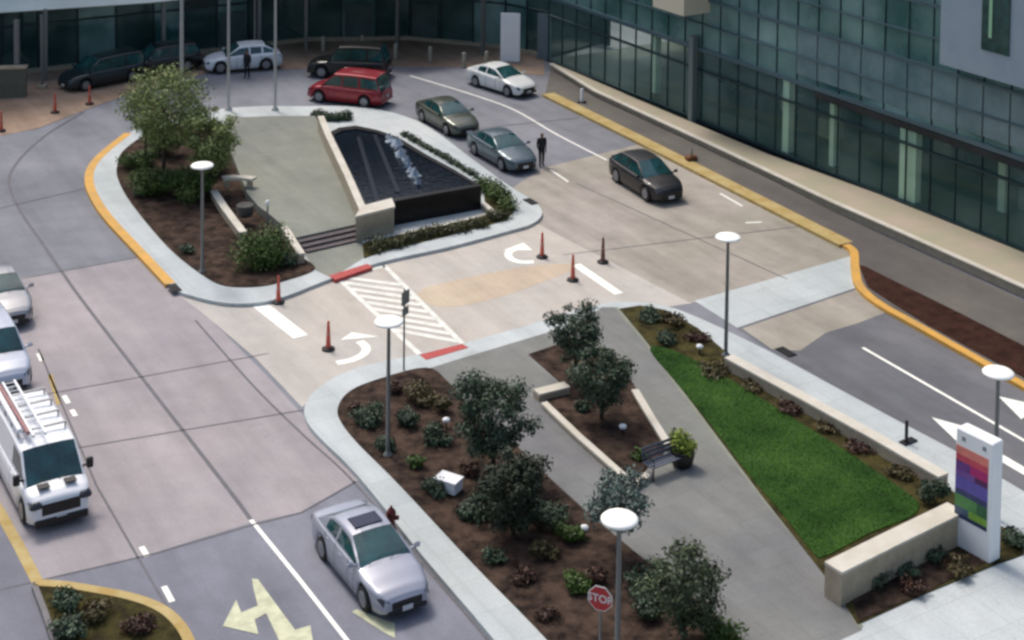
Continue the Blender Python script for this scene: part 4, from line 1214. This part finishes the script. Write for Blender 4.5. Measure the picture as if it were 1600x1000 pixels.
# ------------------------------------------------------------------ people
def person(o, rz, label, shirt, trousers, skin=S(150, 110, 90), hair=S(30, 24, 20), h=1.74, step=0.06):
    t = thing('person', label, 'person', o, rz)
    k = h / 1.74
    J = {'pel': (0, 0, 0.96), 'wai': (0, 0, 1.1), 'che': (0, 0.0, 1.32), 'nec': (0, 0.0, 1.48), 'hd0': (0, 0.015, 1.56), 'hd1': (0, 0.02, 1.66), 'hd2': (0, 0.01, 1.72)}
    for s, n in ((-1, 'l'), (1, 'r')):
        J['hip' + n] = (s * 0.095, 0, 0.9)
        J['kne' + n] = (s * 0.1, s * step * 0.5 + 0.02, 0.5)
        J['ank' + n] = (s * 0.1, s * step - 0.02, 0.09)
        J['toe' + n] = (s * 0.12, s * step + 0.13, 0.035)
        J['sho' + n] = (s * 0.19, 0, 1.42)
        J['elb' + n] = (s * 0.225, -0.03, 1.13)
        J['wri' + n] = (s * 0.2, 0.08, 0.89)
        J['pal' + n] = (s * 0.2, 0.11, 0.81)
        for q, (dx, dy, dz) in enumerate(((0.0, 0.05, -0.08), (0.0, 0.03, -0.09), (0.0, 0.005, -0.09), (0.0, -0.02, -0.075), (-s * 0.02, 0.06, -0.03))):
            J['f%d%s' % (q, n)] = (s * 0.2 + dx, 0.11 + dy, 0.81 + dz)
    rad = dict(pel=.155, wai=.145, che=.175, nec=.06, hd0=.08, hd1=.105, hd2=.07, hip=.1, kne=.07, ank=.055, toe=.045, sho=.08, elb=.058, wri=.028, pal=.032)
    E_ = [('pel', 'wai'), ('wai', 'che'), ('che', 'nec'), ('nec', 'hd0'), ('hd0', 'hd1'), ('hd1', 'hd2')]
    for n in 'lr':
        E_ += [('pel', 'hip' + n), ('hip' + n, 'kne' + n), ('kne' + n, 'ank' + n), ('ank' + n, 'toe' + n), ('che', 'sho' + n), ('sho' + n, 'elb' + n), ('elb' + n, 'wri' + n), ('wri' + n, 'pal' + n)]
        E_ += [('pal' + n, 'f%d%s' % (q, n)) for q in range(5)]
    names = list(J)
    me = bpy.data.meshes.new('body')
    me.from_pydata([Vector(J[q]) * k for q in names], [(names.index(a), names.index(b)) for a, b in E_], [])
    ob = bpy.data.objects.new('body', me)
    scene.collection.objects.link(ob)
    md = ob.modifiers.new('skin', 'SKIN')
    for i, q in enumerate(names):
        r = rad.get(q, rad.get(q[:-1], 0.009)) * k
        if q[0] == 'f': r = 0.009
        me.skin_vertices[0].data[i].radius = (r, r * (0.75 if q in ('pel', 'wai', 'che') else 1))
    me.skin_vertices[0].data[0].use_root = True
    sb_ = ob.modifiers.new('sub', 'SUBSURF')
    sb_.levels = sb_.render_levels = 2
    dg = bpy.context.evaluated_depsgraph_get()
    m2 = bpy.data.meshes.new_from_object(ob.evaluated_get(dg))
    bpy.data.objects.remove(ob)
    mm = [mat('skin_%s' % label[:9], skin, 0.6), mat('shirt_%s' % label[:9], shirt, 0.8, var=0.1, scale=8), mat('trousers_%s' % label[:9], trousers, 0.8, var=0.1, scale=8), mat('hair_%s' % label[:9], hair, 0.7), black_rub]
    m2.materials.clear()
    for q in mm: m2.materials.append(q)
    for p in m2.polygons:
        p.use_smooth = True
        z, y, x = p.center.z / k, p.center.y / k, p.center.x / k
        p.material_index = 4 if z < 0.1 else 2 if z < 1.0 and abs(x) < 0.21 else 0 if z < 0.9 else 1 if z < 1.49 else 3 if (z > 1.68 or y < -0.02) else 0
    m2.name = 'body'
    ob = bpy.data.objects.new('body', m2)
    scene.collection.objects.link(ob)
    ob.parent = t
    return t
person(G(846, 260), R(200), 'person in black clothes standing beside the slate blue sedan', S(28, 30, 32), S(22, 24, 28))
person(G(386, 122), R(160), 'person in black clothes at the open side of the white SUV', S(16, 18, 26), S(16, 18, 24), h=1.72)  # figure added in place of a black door window and open gap
# ------------------------------------------------------------------ plants
import numpy as np
lf_yel = leafmat('yellow_green_leaves', S(52, 68, 30), S(168, 182, 112))
lf_grn = leafmat('mid_green_leaves', S(32, 50, 16), S(88, 118, 48))
lf_drk = leafmat('dark_green_leaves', S(24, 38, 30), S(84, 106, 80))
lf_blu = leafmat('blue_green_leaves', S(44, 58, 60), S(122, 142, 130))
lf_dry = leafmat('dry_brown_leaves', S(50, 44, 26), S(108, 98, 60))
lf_red = leafmat('red_brown_leaves', S(52, 32, 26), S(98, 70, 56))
lf_lime = leafmat('lime_leaves', S(60, 84, 14), S(170, 188, 74))
def leaves(centers, n, size, seed, flat=0.7):
    """n leaf quads scattered through clumps (cx,cy,cz,r)"""
    rg = np.random.default_rng(seed)
    C_ = np.array(centers)
    wts = C_[:, 3] ** 2
    idx = rg.choice(len(C_), n, p=wts / wts.sum())
    d = rg.normal(size=(n, 3))
    d /= np.linalg.norm(d, axis=1)[:, None]
    rr = C_[idx, 3] * (0.25 + 1.15 * rg.random(n) ** 0.8)
    d2 = d.copy(); d2[:, 2] *= flat
    P = C_[idx, :3] + d2 * rr[:, None]
    nrm = d + rg.normal(size=(n, 3)) * 0.6 + np.array([0, 0, 0.4])
    nrm /= np.linalg.norm(nrm, axis=1)[:, None]
    a = np.cross(nrm, rg.normal(size=(n, 3)))
    a /= np.linalg.norm(a, axis=1)[:, None]
    b = np.cross(nrm, a)
    s = size * (0.6 + 0.8 * rg.random(n))[:, None]
    v = np.empty((n, 4, 3))
    v[:, 0] = P - a * s
    v[:, 1] = P + b * s * 0.5
    v[:, 2] = P + a * s
    v[:, 3] = P - b * s * 0.5
    return v.reshape(-1, 3)
def leafmesh(name, v, m, parent):
    n = len(v) // 4
    me = bpy.data.meshes.new(name)
    me.from_pydata(v.tolist(), [], np.arange(n * 4).reshape(n, 4).tolist())
    me.materials.append(m)
    o = bpy.data.objects.new(name, me)
    scene.collection.objects.link(o)
    o.parent = parent
    return o
def tree(px, py, h, r, label, lm, seed, n=5200, leaf=0.085, group=None, trunk_r=0.06, openness=0.5, name='ornamental_tree', squash=0.95):
    rd = random.Random(seed)
    t = thing(name, label, 'tree', G(px, py, ISL + 0.03), 0, group)
    cz = h - r * squash
    cl, limbs = [], []
    top = Vector((rd.uniform(-0.1, 0.1), rd.uniform(-0.1, 0.1), cz + r * 0.5))
    trunk = [Vector((0, 0, -0.05)), Vector((rd.uniform(-.04, .04), rd.uniform(-.04, .04), cz * 0.4)), Vector((top.x * .5, top.y * .5, cz * 0.8)), top]
    tb = MB().tube(trunk, [trunk_r * 1.25, trunk_r, trunk_r * 0.7, trunk_r * 0.25], 8)
    K = int(26 + 10 * r)
    for i in range(K):
        a = i * 2.399 + rd.uniform(-.3, .3)
        ph = 1 - 2 * (i + 0.5) / K
        q = math.sqrt(max(0, 1 - ph * ph))
        f = rd.uniform(0.5, 0.93)
        c = Vector((math.cos(a) * q * f * r, math.sin(a) * q * f * r, cz + ph * f * r * squash))
        if ph < -0.35: c.x *= 0.75; c.y *= 0.75
        cl.append((c.x, c.y, c.z, r * rd.uniform(0.15, 0.34)))
        if i % 2 == 0:
            s = trunk[1].lerp(trunk[2], rd.uniform(0.2, 1.0))
            m_ = s.lerp(c, 0.5) + Vector((0, 0, 0.08 * r))
            tb.tube([s, m_, c], [trunk_r * 0.4, trunk_r * 0.25, 0.008], 5, cap=False)
    tb.build('trunk', bark, t)
    leafmesh('crown', leaves(cl, n, leaf, seed), lm, t)
    return t
G1 = 'small ornamental trees on the islands'
tree(256, 292, 6.0, 2.1, 'tallest yellow green tree with an open crown at the left of the upper island', lf_yel, 3, 11000, 0.065, G1, 0.09)
tree(326, 300, 4.2, 1.42, 'rounder yellow green tree just right of the tallest tree', lf_yel, 5, 8000, 0.07, G1, 0.08, squash=1.1)
tree(228, 262, 4.0, 1.15, 'thin grey green tree leaning over the left tip of the upper island', lf_blu, 8, 2600, 0.075, G1, 0.06)
tree(898, 590, 2.75, 1.0, 'dark green tree at the top of the middle planter', lf_drk, 11, 6500, 0.055, G1, squash=1.12)
tree(940, 655, 2.65, 1.15, 'dark green spreading tree in the centre of the middle planter', lf_drk, 12, 6800, 0.055, G1, squash=0.95)
tree(770, 742, 3.6, 1.28, 'large dark green tree at the left edge of the long walk', lf_drk, 13, 9500, 0.058, G1, 0.07, squash=1.3)
tree(802, 838, 2.7, 1.12, 'very dark tree touching the larger tree above the olive shrubs', leafmat('blackish_green_leaves', S(20, 28, 20), S(60, 72, 50)), 14, 8000, 0.058, G1, squash=1.12)
tree(965, 868, 2.5, 0.95, 'sparse blue green tree behind the nearest lamp head', lf_blu, 15, 3600, 0.06, G1)
tree(1068, 1000, 2.8, 1.22, 'loose dark olive tree at the bottom edge beside the walk', leafmat('olive_leaves', S(26, 34, 20), S(98, 112, 78)), 16, 5600, 0.058, G1, squash=1.05)
def shrub(px, py, r, h, label, lm, seed, n=900, leaf=0.06, z=ISL + 0.04, group='shrubs planted in the mulch beds', name='shrub'):
    rd = random.Random(seed)
    t = thing(name, label, 'shrub', G(px, py, z), 0, group)
    cl = []
    for i in range(9):
        a = rd.uniform(0, 2 * PI)
        q = rd.uniform(0.1, 0.65) * r
        cl.append((math.cos(a) * q, math.sin(a) * q, h * rd.uniform(0.2, 0.7), r * rd.uniform(0.28, 0.52)))
    v = leaves(cl, n, leaf, seed, min(1.0, h / (2 * r) * 1.2))
    v[:, 2] = np.maximum(v[:, 2], 0.0)
    leafmesh('foliage', v, lm, t)
    st = MB()
    for k in range(4):
        a = k * 1.6 + rd.random()
        st.tube([(0, 0, -0.03), (math.cos(a) * r * 0.3, math.sin(a) * r * 0.3, h * 0.4), (math.cos(a) * r * 0.55, math.sin(a) * r * 0.55, h * 0.7)], [0.018, 0.012, 0.005], 5)
    st.build('stem', bark, t)
    return t
SH = [
    (414, 410, 1.35, 1.75, 'big round dark green shrub left of the plaza steps', lf_grn, 6500),
    (450, 415, 0.55, 0.6, 'small dark shrub at the right foot of the big round shrub', lf_drk, 900),
    (214, 262, 1.05, 1.0, 'dark shrub at the left tip of the upper island', lf_grn, 3200),
    (240, 304, 1.35, 1.3, 'broad green shrub below the tallest tree', lf_grn, 6000),
    (292, 308, 1.4, 1.4, 'broad green shrub in front of the tree pair', lf_grn, 6500),
    (256, 240, 1.3, 1.3, 'green shrub behind the trunk of the tallest tree', lf_grn, 4500),
    (328, 272, 1.2, 1.2, 'green shrub beside the plaza edge behind the lamp', lf_grn, 4200),
    (222, 305, 0.5, 0.5, 'small dark shrub by the pale kerb of the upper island', lf_drk, 800),
    (290, 395, 0.4, 0.4, 'tiny shrub in the mulch left of the upper lamp', lf_drk, 400),
    (577, 660, 0.62, 0.6, 'round dark shrub inside the left tip of the lower island', lf_drk, 1400),
    (640, 664, 0.5, 0.5, 'round dark shrub right of the tip lamp pole', lf_drk, 1000),
    (603, 700, 0.48, 0.45, 'dark shrub at the foot of the tip lamp', lf_drk, 900),
    (684, 690, 0.58, 0.55, 'dark shrub touching the small white ground light', lf_drk, 1200),
    (650, 728, 0.36, 0.36, 'little dark green shrub above the kerb below the tip lamp', lf_grn, 600),
    (655, 625, 0.75, 0.55, 'loose yellow green shrub near the crosswalk end of the lower island', lf_dry, 1500),
    (690, 640, 0.4, 0.5, 'dry tufted plant beside the loose yellow green shrub', lf_dry, 600),
    (620, 612, 0.4, 0.4, 'low reddish plant at the top edge of the lower island', lf_red, 500),
    (556, 640, 0.3, 0.3, 'tiny reddish plant at the pale kerb of the island tip', lf_red, 300),
    (680, 768, 0.5, 0.45, 'dark shrub directly left of the utility box', lf_drk, 900),
    (735, 742, 0.42, 0.4, 'red brown plant behind the utility box', lf_red, 500),
    (770, 800, 0.95, 0.8, 'spreading dark shrub under the left side of the two dark trees', lf_drk, 2600),
    (850, 815, 0.8, 0.6, 'dark low shrub at the walk edge under the very dark tree', lf_drk, 2000),
    (1020, 925, 0.8, 0.6, 'dark low shrub between the nearest lamp and the olive tree', lf_drk, 1800),
    (722, 805, 0.4, 0.35, 'dark low plant below the utility box', lf_drk, 500),
    (850, 868, 0.5, 0.5, 'olive tuft left of the nearest lamp', lf_dry, 800),
    (892, 842, 0.55, 0.5, 'green shrub at the walk edge above the nearest lamp', lf_grn, 1000),
    (862, 822, 0.5, 0.4, 'orange brown plant between the dark tree and the lamp', lf_red, 700),
    (820, 905, 0.4, 0.35, 'red brown plant in the lower mulch bed', lf_red, 450),
    (900, 920, 0.5, 0.5, 'green shrub behind the stop sign', lf_grn, 900),
    (930, 905, 0.4, 0.4, 'red brown plant just above the stop sign', lf_red, 500),
    (770, 875, 0.36, 0.35, 'small dark plant in the open mulch above the pale kerb', lf_drk, 400),
    (855, 965, 0.36, 0.3, 'small red brown plant near the lower pale kerb', lf_red, 350),
    (1010, 960, 0.5, 0.45, 'dark shrub under the loose olive tree', lf_drk, 900),
    (1125, 1000, 0.7, 0.6, 'green shrub at the bottom edge below the olive tree', lf_grn, 1400),
    (908, 640, 0.3, 0.3, 'tiny dark plant in the notch of the middle planter', lf_drk, 300),
    (1000, 716, 0.3, 0.3, 'small green plant behind the bench in the middle planter', lf_grn, 350),
    (1012, 498, 0.55, 0.4, 'dark shrub at the top tip of the lawn wedge', lf_drk, 900),
    (1050, 505, 0.6, 0.4, 'brown tuft near the top tip of the lawn wedge', lf_dry, 800),
    (1045, 535, 0.55, 0.35, 'dark green shrub just above the lawn', lf_drk, 800),
    (1085, 530, 0.5, 0.35, 'brown tuft at the kerb left of the lawn lamp', lf_red, 600),
    (1120, 580, 0.6, 0.4, 'olive tuft at the foot of the lawn lamp', lf_dry, 900),
    (1180, 605, 0.5, 0.35, 'olive tuft third along the beige wall', lf_dry, 700),
    (1235, 640, 0.5, 0.35, 'brown tuft halfway along the beige wall', lf_red, 600),
    (1290, 668, 0.45, 0.35, 'dry tuft past the middle of the beige wall', lf_dry, 600),
    (1345, 702, 0.45, 0.35, 'brown tuft near the low end of the beige wall', lf_red, 600),
    (1400, 742, 0.45, 0.35, 'dry tuft at the end of the lawn below the beige wall', lf_dry, 600),
    (1462, 785, 0.5, 0.75, 'upright dark green shrub at the end of the long beige wall', lf_drk, 1300),
    (1365, 912, 0.5, 0.4, 'dark shrub below the thick wall end', lf_drk, 800),
    (1412, 892, 0.5, 0.4, 'green brown shrub second below the thick wall end', lf_drk, 800),
    (1455, 872, 0.55, 0.45, 'dark shrub next to the foot of the sign tower', lf_drk, 900),
    (1425, 925, 0.4, 0.35, 'red tuft by the pale pavement below the thick wall end', lf_red, 500),
    (1500, 895, 0.5, 0.35, 'olive tuft in front of the sign tower', lf_dry, 600),
    (1585, 850, 0.5, 0.4, 'dark shrub right of the sign tower', lf_drk, 700),
    (100, 945, 0.5, 0.35, 'green shrub at the top of the bottom left planter', lf_drk, 800),
    (150, 965, 0.55, 0.4, 'olive shrub in the middle of the bottom left planter', lf_dry, 900),
    (110, 990, 0.55, 0.4, 'dark shrub at the left side of the bottom left planter', lf_drk, 900),
    (215, 985, 0.5, 0.35, 'red shrub at the right side of the bottom left planter', lf_red, 800),
]
for k, (px, py, r, h, lb, lm, n) in enumerate(SH):
    if 1080 < px < 1420 and py < 760:      # low tufts along the long wall
        r, h, n = r * 1.25, h * 0.7, int(n * 0.8)
    z = ISL + 0.04 if py < 1005 else ISL + 0.04
    shrub(px, py, r, h, lb, lm, 100 + k, n)
# plants in the pot
v = leaves([(0, 0, 0.75, 0.34), (-0.15, 0.1, 0.95, 0.26), (0.15, -0.1, 0.7, 0.26)], 900, 0.06, 77)
leafmesh('foliage', v, lf_lime, pot)
# clipped hedges round the pool
def hedge(px, wd, h, label, lm, seed, z=ISL, n=3500):
    P = GP(px, z)
    o = P[0].copy()
    t = thing('hedge', label, 'hedge', o)
    rg = np.random.default_rng(seed)
    segs = [(P[i], P[i + 1]) for i in range(len(P) - 1)]
    ln = np.array([(b - a).length for a, b in segs])
    cl = []
    for (a, b), l in zip(segs, ln):
        k = max(2, int(l / (wd * 0.55)))
        for i in range(k):
            c = a.lerp(b, (i + rg.random()) / k) - o
            cl.append((c.x + rg.normal() * wd * 0.12, c.y + rg.normal() * wd * 0.12, h * (0.35 + 0.25 * rg.random()), wd * (0.4 + 0.15 * rg.random())))
    v = leaves(cl, n, 0.06, seed, 0.8)
    v[:, 2] = np.clip(v[:, 2], 0, None)
    leafmesh('foliage', v, lm, t)
    core = MB()
    core.strip([p - o for p in P], wd * 0.3, -0.03, h * 0.3)
    core.build('branches', bark, t)
struct('planting_bed', MB().prism(GP([(566, 380), (617, 368), (760, 338), (756, 300), (775, 300), (806, 326), (790, 344), (700, 368), (600, 392), (569, 403)], ISL + 0.03), 0.1, ISL + 0.03), soil_green)
hedge([(574, 393), (640, 377), (720, 359), (792, 338)], 0.75, 0.3, 'low dark hedge in front of the black pool wall', leafmat('olive_hedge_leaves', S(30, 34, 16), S(84, 88, 44)), 201, n=6500)
hedge([(752, 292), (778, 312), (800, 330)], 0.9, 0.6, 'bright green hedge at the right corner of the pool', lf_grn, 202)
hedge([(628, 210), (690, 245), (745, 278)], 0.35, 0.25, 'thin dark hedge along the road side of the pool', lf_drk, 203, n=2500)
hedge([(488, 186), (520, 188), (550, 187)], 0.7, 0.4, 'dark green hedge at the far end of the pool', lf_drk, 204)
# grass blades over the lawn: nobody could count them
def in_poly(p, poly):
    c = False
    for i in range(len(poly)):
        a, b = poly[i], poly[i - 1]
        if (a.y > p[1]) != (b.y > p[1]) and p[0] < (b.x - a.x) * (p[1] - a.y) / (b.y - a.y) + a.x: c = not c
    return c
lp = GP(lawn_px, ISL + 0.06)
x0, x1 = min(p.x for p in lp), max(p.x for p in lp)
y0, y1 = min(p.y for p in lp), max(p.y for p in lp)
rd = random.Random(9)
gv, gf_ = [], []
cnt = 0
while cnt < 26000:
    x, y = rd.uniform(x0, x1), rd.uniform(y0, y1)
    if not in_poly((x, y), lp): continue
    a = rd.uniform(0, PI)
    h = rd.uniform(0.015, 0.045)
    dx, dy = math.cos(a) * 0.012, math.sin(a) * 0.012
    k = len(gv)
    gv += [(x - dx, y - dy, ISL + 0.06), (x + dx, y + dy, ISL + 0.06), (x + rd.uniform(-.04, .04), y + rd.uniform(-.04, .04), ISL + 0.06 + h)]
    gf_.append((k, k + 1, k + 2))
    cnt += 1
me = bpy.data.meshes.new('grass')
me.from_pydata(gv, [], gf_)
me.materials.append(leafmat('grass_blades', S(42, 70, 28), S(60, 92, 42)))
go = bpy.data.objects.new('grass', me)
scene.collection.objects.link(go)
tag(go, 'short green grass covering the long wedge of lawn', 'grass', None, 'stuff')
